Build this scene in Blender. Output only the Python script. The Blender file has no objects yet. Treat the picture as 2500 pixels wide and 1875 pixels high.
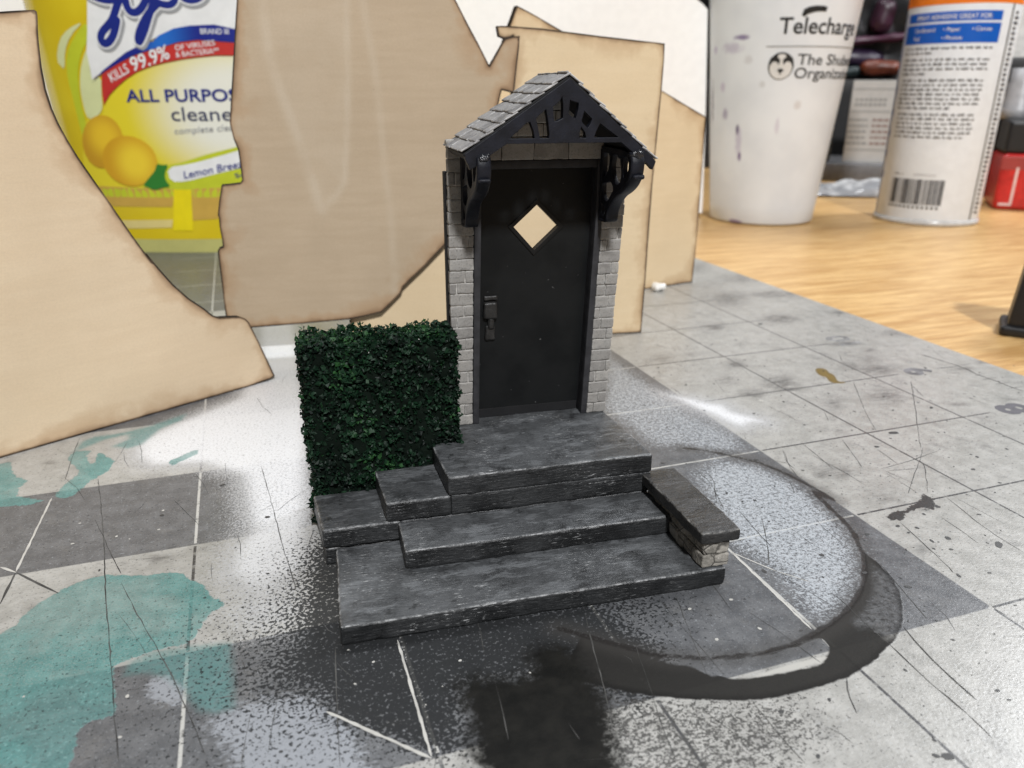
import bpy, bmesh, math, random
import numpy as np
from mathutils import Vector, Matrix, noise as mnoise
from mathutils.geometry import delaunay_2d_cdt

# One unit is one inch: the cutting mat carries a one inch grid, x and y follow its lines, z = 0 is its top.
scene = bpy.context.scene
COL = scene.collection
scene.unit_settings.system = 'IMPERIAL'
scene.unit_settings.scale_length = 0.0254

# ---------------------------------------------------------------- camera
cam_data = bpy.data.cameras.new('camera')
cam = bpy.data.objects.new('camera', cam_data)
COL.objects.link(cam)
cam.location = (-3.50383, -2.36483, 2.54609)
cam.rotation_euler = (1.20665, -0.00202, -0.33225)
cam_data.sensor_width = 36.0
cam_data.lens = 27.043
cam_data.clip_start = 0.05
cam_data.clip_end = 500
cam_data.dof.use_dof = True
cam_data.dof.focus_distance = 4.45
cam_data.dof.aperture_fstop = 0.92
scene.camera = cam

# ---------------------------------------------------------------- light of the room
world = bpy.data.worlds.new('World')
scene.world = world
world.use_nodes = True
world.node_tree.nodes['Background'].inputs['Color'].default_value = (0.93, 0.96, 1.0, 1)
world.node_tree.nodes['Background'].inputs['Strength'].default_value = 0.095

def area(name, loc, target, sx, sy, power, color):
    d = bpy.data.lights.new(name, 'AREA')
    d.shape = 'RECTANGLE'; d.size = sx; d.size_y = sy
    d.energy = power; d.color = color
    o = bpy.data.objects.new(name, d)
    COL.objects.link(o)
    o.location = loc
    o.rotation_euler = (Vector(target) - Vector(loc)).to_track_quat('-Z', 'Y').to_euler()
    return o

area('ceiling_lamp', (6.0, 24.0, 44.0), (-1.5, 2.0, 0.0), 24, 10, 9500, (0.96, 0.98, 1.0))
area('desk_lamp', (-6.0, -33.0, 36.0), (-2.2, 2.4, 1.2), 3.4, 3.4, 28500, (0.985, 0.99, 1.0))
area('side_lamp', (22.0, 9.0, 19.0), (-1.5, 2.0, 0.5), 6, 6, 4600, (0.95, 0.97, 1.0))

scene.view_settings.view_transform = 'Standard'
scene.view_settings.look = 'None'
scene.view_settings.exposure = 0.0
scene.view_settings.gamma = 1.0
scene.render.film_transparent = False
scene.cycles.max_bounces = 8
scene.cycles.use_denoising = True
scene.render.resolution_x = 1024
scene.render.resolution_y = 768

# ---------------------------------------------------------------- traced outlines, in inches
SHEET_ARCH = ((-5.407, 3.705), 28.26, [(0.625, 3.022), (0.74, 3.037), (0.832, 3.047), (0.846, 3.038), (0.847, 3.013), (0.832, 2.925), (0.822, 2.846), (0.809, 2.686), (0.808, 2.544), (0.823, 2.42), (0.848, 2.315), (0.885, 2.206), (0.932, 2.089), (0.983, 1.98), (1.039, 1.862), (1.097, 1.741), (1.152, 1.622), (1.209, 1.5), (1.268, 1.381), (1.329, 1.26), (1.302, 1.329), (1.378, 1.199), (1.469, 1.055), (1.58, 0.917), (1.7, 0.804), (1.767, 0.729), (1.826, 0.694), (1.921, 0.679), (2.017, 0.662), (2.064, 0.636), (2.093, 0.598), (2.131, 0.492), (2.169, 0.384), (2.227, 0.211), (2.286, 0.032), (2.247, 0.012), (2.0, 0.0), (0, 0.0), (-2.6, 0.0), (-2.6, 3.372)])
SHEET_TAB = ((0.44, 5.04), -8.0, [(-1.487, 3.116), (-1.437, 3.119), (-1.358, 3.118), (-1.039, 3.102), (-0.774, 3.074), (-0.444, 3.042), (-0.107, 3.013), (0.204, 2.986), (0.208, 2.823), (0.204, 2.555), (0.189, 2.1), (0.172, 1.627), (0.165, 1.089), (0.163, 0.571), (0.152, 0.0), (-3.053, 0.0), (-3.053, 0.9239999999999999), (-2.553, 1.524), (-1.348, 2.2239999999999998), (-1.328, 3.034), (-1.358, 3.017), (-1.418, 3.009), (-1.471, 3.028)])
STREAKS = [[(-3.599, 3.384), (-3.589, 3.159), (-3.576, 2.88), (-3.531, 2.626), (-3.452, 2.347), (-3.371, 2.041), (-3.287, 1.724), (-3.262, 1.571), (-3.232, 1.474)], [(-2.863, 3.401), (-2.886, 2.971), (-2.917, 2.488), (-2.956, 2.091), (-3.002, 1.718), (-3.109, 1.577), (-3.232, 1.474)], [(-2.735, 3.404), (-2.712, 3.208), (-2.669, 2.889), (-2.639, 2.629), (-2.618, 2.181), (-2.61, 1.807), (-2.577, 1.516), (-2.574, 1.218), (-2.573, 0.639)]]
STREAK_V = [(-3.599, 3.384), (-3.589, 3.159), (-3.576, 2.88), (-3.531, 2.626), (-3.452, 2.347), (-3.371, 2.041), (-3.287, 1.724), (-3.262, 1.571), (-3.232, 1.474), (-3.109, 1.577), (-3.002, 1.718), (-2.956, 2.091), (-2.917, 2.488), (-2.886, 2.971), (-2.863, 3.401)]
SHEET_NOTCH = ((0.43, 4.968), -8.0, [(-1.882, 3.324), (-1.78, 3.138), (-1.674, 2.955), (-1.571, 2.767), (-1.495, 2.886), (-1.421, 3.004), (-1.353, 3.022), (-1.278, 3.03), (-1.285, 2.916), (-1.304, 2.772), (-1.332, 2.523), (-1.392, 2.538), (-1.452, 2.552), (-1.485, 2.422), (-1.486, 2.253), (-1.579, 1.829), (-1.813, 1.393), (-2.05, 1.07), (-2.266, 0.859), (-2.49, 0.657), (-2.508, 0.604), (-2.618, 0.497), (-2.721, 0.402), (-2.897, 0.367), (-3.064, 0.343), (-3.536, 0.323), (-3.998, 0.309), (-4.176, 0.306), (-4.208, 0.334), (-4.225, 0.386), (-4.253, 0.447), (-4.249, 0.783), (-4.246, 1.095), (-4.229, 1.121), (-4.194, 1.131), (-4.192, 1.202), (-4.2, 1.32), (-4.195, 1.417), (-4.203, 1.428), (-4.172, 1.569), (-4.132, 1.712), (-4.054, 1.718), (-3.964, 1.727), (-3.943, 1.753), (-3.943, 1.902), (-3.947, 2.029), (-3.975, 2.122), (-3.991, 2.262), (-3.954, 2.477), (-3.898, 2.787), (-3.844, 3.088), (-3.807, 3.284), (-3.787, 3.824), (-2.182, 3.824)])
SHEET_GABLE = ((1.63, 6.815), 11.21, [(-2.089, 3.412), (-1.891, 3.34), (-1.478, 3.175), (-0.978, 2.968), (-0.474, 2.761), (0.048, 2.545), (0.422, 2.39), (0.815, 2.229), (0.819, 2.049), (0.834, 1.466), (0.843, 0.914), (0.843, 0.429), (0.83, 0.0), (-2.429, 0.0), (-2.429, 2.612), (-2.179, 3.212), (-2.14, 3.295)])
BOARD = ((0, 13.4), -6.0, [(5.735, 4.273), (5.859, 4.202), (5.978, 4.099), (6.078, 2.729), (6.132, 1.994), (6.236, 0.358)])
TEAL_POOL = [(-5.093, 1.18), (-4.963, 1.353), (-4.895, 1.457), (-4.844, 1.483), (-4.824, 1.548), (-4.803, 1.616), (-4.755, 1.676), (-4.703, 1.728), (-4.64, 1.788), (-4.56, 1.824), (-4.496, 1.835), (-4.429, 1.823), (-4.325, 1.781), (-4.223, 1.752), (-4.144, 1.754), (-4.075, 1.724), (-4.003, 1.623), (-3.968, 1.59), (-3.933, 1.536), (-3.909, 1.466), (-3.892, 1.42), (-3.854, 1.387), (-3.821, 1.337), (-3.842, 1.315), (-3.874, 1.307), (-3.9, 1.278), (-3.91, 1.254), (-3.945, 1.193), (-3.973, 1.098), (-4.011, 1.069), (-4.09, 1.071), (-4.167, 1.064), (-4.241, 1.042), (-4.296, 1.029), (-4.331, 1.01), (-4.302, 0.837), (-4.268, 0.662), (-4.351, 0.677), (-4.422, 0.65), (-4.407, 0.499), (-4.431, 0.405), (-4.467, 0.191), (-4.847, 0.322)]
TEAL_HAZE = [(-4.258, 1.016), (-4.167, 1.064), (-3.99, 1.045), (-3.81, 1.008), (-3.796, 0.736), (-3.793, 0.552), (-3.865, 0.55), (-3.928, 0.585), (-3.975, 0.669), (-3.996, 0.732), (-4.076, 0.847), (-4.174, 0.918), (-4.267, 0.927)]
TEAL_BRANCH = [(-4.918, 2.941), (-4.881, 3.104), (-4.812, 3.268), (-4.894, 3.44), (-4.94, 3.549), (-4.923, 3.619), (-4.887, 3.665), (-4.793, 3.626), (-4.81, 3.542), (-4.778, 3.419), (-4.731, 3.384), (-4.743, 3.577), (-4.694, 3.541), (-4.601, 3.377), (-4.625, 3.222), (-4.719, 3.099), (-4.795, 2.899), (-4.856, 2.883)]
TEAL_SMEAR = [(-4.907, 3.653), (-4.882, 3.825), (-4.802, 3.903), (-4.679, 3.904), (-4.587, 3.917), (-4.403, 3.988), (-4.15, 4.162), (-4.177, 4.027), (-4.332, 3.896), (-4.436, 3.632), (-4.537, 3.586), (-4.65, 3.665), (-4.541, 3.772), (-4.566, 3.866), (-4.729, 3.815), (-4.809, 3.739)]
TEAL_FAR = [(-5.6, 3.399), (-5.385, 3.607), (-5.319, 3.621), (-5.254, 3.384), (-5.131, 3.239), (-5.165, 3.152), (-5.15, 3.02), (-4.974, 2.898), (-5.029, 2.857), (-5.222, 2.893), (-5.463, 2.888)]
TEAL_DAB = [(-4.242, 3.255), (-4.171, 3.306), (-4.085, 3.393), (-4.009, 3.406), (-4.022, 3.312), (-4.108, 3.228), (-4.207, 3.151)]
RING_OUTER = [(-2.361, 0.265), (-2.153, 0.106), (-2.084, 0.058), (-1.977, -0.005), (-1.889, -0.047), (-1.79, -0.088), (-1.714, -0.119), (-1.635, -0.144), (-1.552, -0.165), (-1.465, -0.181), (-1.367, -0.183), (-1.267, -0.185), (-1.172, -0.183), (-1.08, -0.174), (-0.988, -0.156), (-0.9, -0.131), (-0.814, -0.098), (-0.734, -0.062), (-0.664, -0.031), (-0.585, 0.019), (-0.519, 0.074), (-0.46, 0.134), (-0.404, 0.198), (-0.351, 0.266), (-0.308, 0.35), (-0.282, 0.424), (-0.266, 0.511), (-0.26, 0.583), (-0.246, 0.65), (-0.215, 0.746), (-0.175, 0.854), (-0.132, 1.002), (-0.098, 1.146), (-0.077, 1.261), (-0.064, 1.351), (-0.072, 1.197), (-0.054, 1.374), (-0.074, 1.575), (-0.145, 1.791), (-0.305, 1.996), (-0.424, 2.124), (-0.537, 2.216)]
RING_INNER = [(-0.528, 2.231), (-0.41, 2.148), (-0.286, 2.025), (-0.122, 1.823), (-0.051, 1.605), (-0.013, 1.404), (0.007, 1.197), (-0.046, 1.345), (-0.094, 1.125), (-0.115, 0.997), (-0.142, 0.9), (-0.181, 0.8), (-0.243, 0.691), (-0.28, 0.62), (-0.356, 0.526), (-0.463, 0.412), (-0.539, 0.348), (-0.611, 0.303), (-0.681, 0.259), (-0.757, 0.22), (-0.865, 0.177), (-1.002, 0.136), (-1.086, 0.116), (-1.2, 0.097), (-1.313, 0.091), (-1.415, 0.098), (-1.526, 0.118), (-1.639, 0.15), (-1.746, 0.193), (-1.84, 0.239), (-1.899, 0.28), (-1.946, 0.324), (-2.016, 0.384), (-2.23, 0.582)]
RING_HOLE = [(-1.7, 0.167), (-1.592, 0.127), (-1.421, 0.089), (-1.322, 0.078), (-1.218, 0.075), (-1.114, 0.082), (-1.047, 0.088), (-1.023, 0.084), (-1.02, 0.061), (-1.027, 0.026), (-1.072, -0.017), (-1.13, -0.052), (-1.16, -0.062), (-1.185, -0.06), (-1.268, -0.058), (-1.346, -0.051), (-1.415, -0.046), (-1.488, -0.034), (-1.549, -0.02), (-1.609, -0.006), (-1.652, 0.035), (-1.684, 0.033), (-1.718, 0.09), (-1.751, 0.134), (-1.806, 0.159), (-1.863, 0.199), (-1.912, 0.236), (-1.808, 0.207)]
RING_SLIVER = [(-1.557, -0.017), (-1.485, -0.016), (-1.393, -0.017), (-1.277, -0.015), (-1.172, -0.017), (-1.087, -0.019), (-1.069, -0.018), (-1.091, -0.038), (-1.156, -0.063), (-1.176, -0.049), (-1.268, -0.058), (-1.366, -0.05), (-1.48, -0.037)]
RING_THIN = [(-0.307, 0.51), (-0.305, 0.414), (-0.352, 0.284), (-0.45, 0.164), (-0.544, 0.067), (-0.645, -0.005), (-0.712, -0.027), (-0.713, 0.071), (-0.794, 0.098), (-0.775, 0.146), (-0.665, 0.188), (-0.564, 0.253), (-0.46, 0.338), (-0.379, 0.439)]
BLACK_POOL = [(-2.837, 0.376), (-2.784, 0.398), (-2.723, 0.412), (-2.693, 0.378), (-2.602, 0.356), (-2.495, 0.333), (-2.465, 0.37), (-2.471, 0.445), (-2.381, 0.502), (-2.283, 0.482), (-2.235, 0.427), (-2.222, 0.335), (-2.203, 0.187), (-2.187, 0.115), (-2.202, 0.034), (-2.239, -0.076), (-2.266, -0.163), (-2.322, -0.305), (-2.369, -0.468), (-2.915, -0.281), (-2.872, -0.116), (-2.89, -0.058), (-2.863, 0.023), (-2.865, 0.08), (-2.835, 0.148), (-2.845, 0.233)]
FRONT_SHADE = [(-3.285, 0.825), (-2.988, 0.775), (-2.652, 0.741), (-2.299, 0.719), (-2.03, 0.685), (-1.937, 0.483), (-1.823, 0.324), (-1.838, 0.155), (-2.106, -0.02), (-2.202, 0.12), (-2.451, 0.318), (-2.836, 0.381), (-2.857, 0.136), (-2.883, -0.007), (-3.039, 0.019), (-3.183, 0.17), (-3.354, 0.346), (-3.335, 0.621)]
WHITE_SPRAY_GLARE = [(-4.597, 3.729), (-4.248, 4.098), (-3.824, 4.464), (-3.616, 5.592), (-3.56, 7.009), (-2.959, 7.007), (-3.075, 3.895), (-3.264, 1.813), (-3.301, 1.064), (-3.515, 0.958), (-3.739, 1.018), (-3.863, 1.238), (-3.81, 1.333), (-3.912, 1.614), (-3.882, 1.9), (-3.784, 2.095), (-3.822, 2.793), (-4.042, 3.041), (-4.405, 3.129), (-4.557, 3.362)]
LAVENDER_SPRAY = [(-3.89, 0.493), (-3.82, 0.541), (-3.683, 0.569), (-3.453, 0.504), (-3.309, 0.231), (-3.286, 0.036), (-3.362, -0.188), (-3.781, -0.044), (-3.795, 0.211), (-3.82, 0.333), (-3.871, 0.412)]
LAVENDER_DAB = [(-4.163, 0.789), (-4.152, 0.873), (-4.095, 0.861), (-4.028, 0.815), (-4.005, 0.735), (-4.028, 0.646), (-4.101, 0.685), (-4.139, 0.718)]
WHITE_GLARE = [(-0.155, 3.401), (-0.066, 3.345), (0.06, 3.251), (0.171, 3.138), (0.251, 3.013), (0.355, 2.929), (0.348, 2.745), (0.441, 2.601), (0.47, 2.419), (0.361, 2.311), (0.269, 2.363), (0.122, 2.313), (0.026, 2.385), (-0.027, 2.525), (-0.06, 2.706), (-0.117, 2.858), (-0.154, 3.054), (-0.199, 3.214)]
SILVER_SPRAY = [(-0.672, 1.845), (-0.393, 1.968), (-0.17, 1.828), (-0.092, 1.53), (-0.075, 1.301), (-0.109, 1.08), (-0.183, 0.845), (-0.272, 0.659), (-0.368, 0.531), (-0.477, 0.417), (-0.609, 0.319), (-0.735, 0.245), (-0.864, 0.192), (-0.952, 0.183), (-0.936, 0.363), (-0.878, 0.628), (-0.907, 0.794), (-0.951, 0.954), (-0.866, 1.241)]
BACK_MIST = [(-0.071, 4.559), (-0.102, 4.178), (-0.104, 3.383), (-0.108, 2.81), (-0.049, 2.491), (-0.002, 2.238), (-0.078, 2.078), (-0.35, 2.029), (-0.528, 2.231), (-0.736, 2.339), (-0.773, 3.126)]
BLACK_SPATTER = [(-2.463, 0.237), (-2.158, 0.095), (-1.942, -0.027), (-1.638, -0.149), (-1.374, -0.192), (-1.406, -0.413), (-1.71, -0.504), (-2.157, -0.539), (-2.691, -0.355)]
INK_SPLAT = [(0.157, 0.916), (0.255, 0.956), (0.353, 0.947), (0.434, 0.983), (0.509, 0.996), (0.592, 1.046), (0.645, 1.082), (0.638, 1.044), (0.655, 0.999), (0.603, 0.964), (0.602, 0.926), (0.553, 0.917), (0.538, 0.872), (0.511, 0.906), (0.458, 0.899), (0.519, 0.928), (0.452, 0.939), (0.357, 0.921), (0.296, 0.905), (0.28, 0.874), (0.217, 0.847), (0.207, 0.875), (0.156, 0.868), (0.171, 0.899)]
BROWN_STAIN = [(1.633, 3.389), (1.692, 3.394), (1.73, 3.356), (1.711, 3.292), (1.682, 3.25), (1.697, 3.21), (1.673, 3.15), (1.606, 3.04), (1.62, 3.003), (1.672, 3.001), (1.629, 2.967), (1.578, 2.985), (1.531, 3.007), (1.528, 3.066), (1.583, 3.164), (1.552, 3.191), (1.564, 3.272)]
INK_DOTS = [(1.207, 1.932, 0.045), (1.913, 2.241, 0.02), (2.072, 4.875, 0.038), (0.887, 1.77, 0.02), (0.187, 2.058, 0.007), (0.633, 2.291, 0.011), (1.262, 1.759, 0.011), (0.752, 1.505, 0.01), (0.757, 1.766, 0.008), (-0.125, 1.879, 0.019), (3.57, 2.822, 0.012), (0.337, 0.596, 0.02), (0.566, 0.44, 0.038), (-0.28, 0.286, 0.022), (0.253, 0.494, 0.013), (0.252, 0.749, 0.014), (0.154, 0.805, 0.016), (-1.028, -0.679, 0.026), (-1.52, -0.253, 0.013), (-1.27, -0.263, 0.012), (-1.53, -0.505, 0.012), (-0.508, -0.524, 0.01), (-1.677, 0.427, 0.015), (-1.443, 0.425, 0.007), (-0.938, 0.664, 0.019), (0.76, 0.747, 0.014), (0.26, 0.239, 0.013), (0.073, 0.275, 0.017), (-4.504, 1.893, 0.011), (-3.577, 2.193, 0.017), (-3.773, 1.888, 0.009), (-3.602, 1.551, 0.01), (-3.703, 1.489, 0.01), (-4.214, 2.433, 0.014), (-3.85, 2.737, 0.021), (-3.459, 1.83, 0.008), (-3.609, 0.232, 0.009), (-3.515, 1.272, 0.007), (2.68, 3.237, 0.009)]
PALE_DOTS = [(-1.268, 0.502, 0.014), (-1.519, 0.504, 0.014), (-1.268, 0.25, 0.014), (-1.521, 0.25, 0.014), (-4.697, 2.248, 0.014), (-4.22, 2.254, 0.012), (-4.457, 2.252, 0.012), (-4.694, 2.494, 0.011), (-4.212, 2.496, 0.013), (-4.379, 2.194, 0.007), (-3.16, 0.641, 0.01), (-2.767, 0.516, 0.011), (-3.264, 0.523, 0.009), (-2.986, 0.292, 0.006), (-2.479, 0.331, 0.007), (-3.261, 0.765, 0.008), (-2.888, 0.377, 0.005), (-4.242, 0.777, 0.014), (-4.245, 0.53, 0.011), (0.625, 2.852, 0.031), (0.939, 2.591, 0.022), (0.89, 2.705, 0.031), (-4.681, 0.925, 0.008)]
SMUDGES = [(1.063, 3.175, 0.134, -0.045, -0.114, -0.151, 0.75), (0.647, 3.021, 0.119, -0.04, -0.067, -0.095, 0.55), (1.039, 3.009, 0.091, -0.031, -0.03, -0.039, 0.9), (0.624, 3.406, 0.083, -0.028, -0.079, -0.119, 0.35), (1.188, 2.604, 0.087, -0.029, -0.109, -0.129, 0.4), (1.756, 2.585, 0.158, -0.054, -0.145, -0.152, 0.5), (2.205, 3.178, 0.205, -0.07, -0.111, -0.119, 0.6), (2.35, 3.461, 0.146, -0.049, -0.131, -0.143, 0.35), (2.578, 3.693, 0.07, -0.024, -0.04, -0.044, 0.6), (1.49, 4.922, 0.14, -0.047, -0.077, -0.119, 0.6), (0.978, 3.738, 0.077, -0.026, -0.05, -0.074, 0.8), (0.314, 1.515, 0.11, -0.038, -0.056, -0.065, 0.55), (0.165, 1.519, 0.047, -0.016, -0.036, -0.043, 0.5), (0.339, 1.133, 0.111, -0.038, -0.093, -0.099, 0.3), (2.019, 3.349, 0.109, -0.037, -0.097, -0.11, 0.4), (3.275, 4.08, 0.149, -0.05, -0.101, -0.105, 0.4), (2.481, 3.944, 0.155, -0.052, -0.057, -0.066, 0.7), (2.479, 4.918, 0.145, -0.049, -0.063, -0.082, 0.6), (2.432, 6.022, 0.268, -0.09, -0.253, -0.377, 0.6), (3.122, 6.009, 0.323, -0.108, -0.118, -0.157, 0.8), (3.241, 6.933, 0.322, -0.108, -0.213, -0.308, 0.5), (2.611, 6.765, 0.312, -0.105, -0.248, -0.388, 0.3), (3.294, 4.981, 0.091, -0.031, -0.074, -0.086, 0.6), (2.446, 4.993, 0.199, -0.067, -0.116, -0.153, 0.8), (1.49, 4.931, 0.149, -0.05, -0.086, -0.133, 0.6), (0.365, 4.146, 0.113, -0.038, -0.075, -0.133, 0.4), (0.277, 1.534, 0.119, -0.04, -0.062, -0.073, 0.5), (3.36, 3.006, 0.062, -0.021, -0.034, -0.03, 0.5), (3.025, 2.915, 0.111, -0.038, -0.058, -0.053, 0.5), (2.203, 2.225, 0.078, -0.027, -0.034, -0.031, 0.6), (0.082, 0.559, 0.063, -0.021, -0.047, -0.046, 0.4), (-0.635, -0.567, 0.046, -0.016, -0.179, -0.153, 0.15), (3.021, 7.841, 0.229, -0.077, -0.219, -0.357, 0.5), (-4.189, 1.91, 0.071, -0.024, 0.003, -0.047, 0.5), (-4.384, 3.211, 0.059, -0.02, 0.003, -0.03, 0.6), (-5.047, 3.51, 0.06, -0.02, 0.006, -0.031, 0.6), (-3.474, 2.543, 0.07, -0.024, -0.005, -0.093, 0.5)]
CUTS = [(0.006, [(-0.713, 0.355), (-0.713, 0.27), (-0.728, 0.146), (-0.734, -0.062)]), (0.009, [(-0.734, -0.062), (-0.757, -0.323), (-0.755, -0.526)]), (0.006, [(-0.755, -0.526), (-0.769, -0.663)]), (0.008, [(-0.565, 0.028), (-0.605, -0.107), (-0.637, -0.313), (-0.646, -0.483)]), (0.005, [(-0.26, 0.504), (-0.336, 0.261), (-0.402, 0.034)]), (0.006, [(0.203, 0.84), (0.096, 0.372), (0.066, 0.306)]), (0.005, [(0.755, 1.018), (0.647, 0.607), (0.634, 0.329)]), (0.005, [(-1.529, 0.634), (-1.622, 0.329), (-1.702, 0.052)]), (0.004, [(-1.63, 0.634), (-1.633, 0.455), (-1.626, 0.187), (-1.627, 0.013)]), (0.006, [(-0.59, 1.171), (-0.763, 0.868), (-0.866, 0.72)]), (0.005, [(-0.678, 1.274), (-0.728, 1.008), (-0.742, 0.861)]), (0.006, [(-1.101, -0.18), (-1.163, -0.257), (-1.212, -0.37)]), (0.005, [(-1.603, -0.155), (-1.612, -0.374), (-1.603, -0.528)]), (0.006, [(-2.013, -0.002), (-2.059, -0.168), (-2.087, -0.323)]), (0.006, [(0.724, 1.954), (0.624, 1.727), (0.524, 1.52)]), (0.005, [(0.387, 2.024), (0.35, 1.779), (0.312, 1.573)]), (0.006, [(0.858, 1.732), (0.814, 1.48)]), (0.007, [(0.638, 1.462), (0.876, 1.489), (1.018, 1.511), (1.286, 1.565)]), (0.005, [(1.201, 1.637), (1.042, 1.502), (0.665, 1.212), (0.543, 1.114)]), (0.006, [(1.011, 1.483), (0.984, 1.402), (0.683, 1.084)]), (0.006, [(2.264, 2.817), (1.748, 2.248), (1.423, 1.901), (1.189, 1.641)]), (0.005, [(1.746, 2.993), (1.52, 2.665), (1.287, 2.324), (1.105, 2.01)]), (0.004, [(0.986, 2.48), (0.871, 2.285)]), (0.006, [(0.175, 1.965), (0.062, 1.776), (0.05, 1.662)]), (0.005, [(0.005, 1.815), (0.054, 1.758)]), (0.004, [(0.322, 1.809), (0.356, 1.482), (0.35, 1.284)]), (0.005, [(0.623, 1.391), (0.623, 1.262), (0.606, 1.093)]), (0.005, [(2.192, 2.744), (2.049, 2.456)]), (0.004, [(2.2, 3.707), (2.002, 3.428), (1.994, 3.041)]), (0.006, [(0.92, 3.832), (0.947, 3.712), (1.035, 3.664)]), (0.004, [(-0.634, 1.876), (-0.636, 1.691), (-0.691, 1.535), (-0.762, 1.331)]), (0.005, [(-0.576, 1.876), (-0.594, 1.713), (-0.68, 1.566), (-0.754, 1.424)]), (0.005, [(-0.104, 1.528), (-0.184, 1.362)]), (0.006, [(-4.674, 3.117), (-4.592, 2.649), (-4.527, 2.245), (-4.477, 1.894), (-4.432, 1.585), (-4.355, 1.129), (-4.282, 0.666), (-4.232, 0.382)]), (0.006, [(-4.611, 2.513), (-4.531, 2.272), (-4.453, 2.024), (-4.384, 1.819)]), (0.005, [(-4.374, 1.729), (-4.253, 1.371), (-4.103, 0.979), (-4.002, 0.664), (-3.903, 0.315)]), (0.006, [(-3.586, 2.957), (-3.54, 2.349), (-3.505, 1.796), (-3.464, 1.355)]), (0.005, [(-3.611, 0.517), (-3.661, 0.232)]), (0.005, [(-4.911, 3.919), (-4.911, 3.635), (-4.889, 3.157)]), (0.004, [(-3.316, 1.935), (-3.376, 1.703)]), (0.007, [(-2.05, 0.663), (-2.12, 0.426), (-2.17, 0.222), (-2.224, 0.02), (-2.296, -0.208)]), (0.005, [(-3.319, 0.811), (-3.361, 0.41), (-3.389, 0.072)]), (0.004, [(-2.652, 0.33), (-2.671, 0.173), (-2.703, -0.013)]), (0.004, [(-2.429, -0.011), (-2.419, -0.111)]), (0.004, [(-1.918, 0.357), (-1.971, 0.154), (-2.007, 0.009)]), (0.006, [(-0.35, 2.244), (-0.313, 2.087)]), (0.005, [(0.161, 1.925), (0.043, 1.727), (-0.009, 1.553)])]
PALE_LINES = [(0.012, [(-1.002, 0.887), (-1.022, 0.161)]), (0.008, [(-1.002, 0.887), (-0.876, 0.647)]), (0.005, [(-0.876, 0.647), (-0.758, 0.494)]), (0.012, [(-3.021, 0.76), (-3.028, 0.007)]), (0.014, [(-3.406, 0.394), (-3.03, -0.001)]), (0.013, [(-4.926, 2.912), (-4.947, 2.033)]), (0.013, [(-5.044, 2.111), (-4.944, 2.021)]), (0.012, [(-1.023, 0.084), (-1.027, 0.026)])]
DARK_LINES = [(0.013, [(-4.947, 2.033), (-4.956, 1.725)]), (0.013, [(-4.944, 2.021), (-4.683, 1.731)]), (0.014, [(2.973, 3.413), (3.015, 3.191), (3.043, 3.001), (3.04, 2.873), (3.005, 2.761), (3.024, 2.583), (3.015, 2.389), (3.029, 2.273)]), (0.008, [(2.766, 3.012), (2.947, 2.996), (3.062, 3.004), (3.219, 3.007)]), (0.007, [(2.93, 2.623), (3.081, 2.631)]), (0.007, [(2.938, 2.496), (3.118, 2.492)]), (0.007, [(2.945, 2.372), (3.118, 2.37)]), (0.007, [(2.946, 2.729), (3.106, 2.744)])]
BOTTLE_AT = ((-4.507, 11.587), -19)
LBL_WHITE = [(-0.755, 4.641), (-0.905, 3.809), (-0.995, 3.376), (-1.07, 3.088), (-1.061, 2.886), (-1.062, 2.693), (-0.868, 2.807), (-0.648, 2.943), (-0.429, 3.078), (-0.167, 3.19), (0.093, 3.301), (0.344, 3.367), (1.287, 3.402), (2.031, 3.382), (2.161, 4.648)]
LBL_BLUE = [(-1.07, 2.649), (-0.867, 2.814), (-0.647, 2.95), (-0.428, 3.085), (-0.218, 3.174), (0.023, 3.241), (0.107, 3.316), (0.352, 3.418), (0.598, 3.46), (0.961, 3.478), (1.289, 3.413), (1.662, 3.315), (2.005, 3.139), (1.987, 2.96), (1.642, 3.138), (1.241, 3.23), (0.69, 3.265), (0.395, 3.229), (0.193, 3.175), (-0.058, 3.117), (-0.314, 3.04), (-0.577, 2.932), (-0.845, 2.8), (-0.957, 2.727)]
LBL_RED = [(-0.892, 2.746), (-0.847, 2.791), (-0.578, 2.923), (-0.316, 3.031), (-0.06, 3.108), (0.192, 3.166), (0.394, 3.22), (0.689, 3.256), (1.24, 3.222), (1.641, 3.129), (1.986, 2.951), (1.968, 2.779), (1.619, 2.936), (1.194, 3.048), (0.926, 3.047), (0.655, 3.02), (0.407, 2.988), (0.156, 2.942), (-0.072, 2.888), (-0.305, 2.808), (-0.495, 2.705), (-0.663, 2.59), (-0.807, 2.475), (-0.886, 2.382), (-0.936, 2.316), (-0.931, 2.475)]
LBL_PANEL = [(-0.931, 2.316), (-0.879, 2.382), (-0.803, 2.47), (-0.659, 2.586), (-0.491, 2.701), (-0.301, 2.804), (-0.068, 2.883), (0.161, 2.938), (0.411, 2.983), (0.659, 3.015), (0.931, 3.043), (1.193, 3.043), (1.618, 2.932), (1.968, 2.774), (1.775, 0.905), (-1.589, 0.898), (-1.517, 1.521), (-1.361, 2.052), (-1.192, 2.147), (-0.984, 2.194)]
LEMON_A = [(-0.718, 1.766), (-0.75, 1.659), (-0.805, 1.559), (-0.88, 1.473), (-0.97, 1.406), (-1.068, 1.364), (-1.168, 1.35), (-1.262, 1.364), (-1.345, 1.406), (-1.409, 1.472), (-1.452, 1.558), (-1.469, 1.658), (-1.461, 1.764), (-1.427, 1.87), (-1.37, 1.968), (-1.295, 2.052), (-1.207, 2.117), (-1.11, 2.157), (-1.013, 2.171), (-0.921, 2.157), (-0.839, 2.117), (-0.775, 2.053), (-0.732, 1.97), (-0.712, 1.872)]
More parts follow.
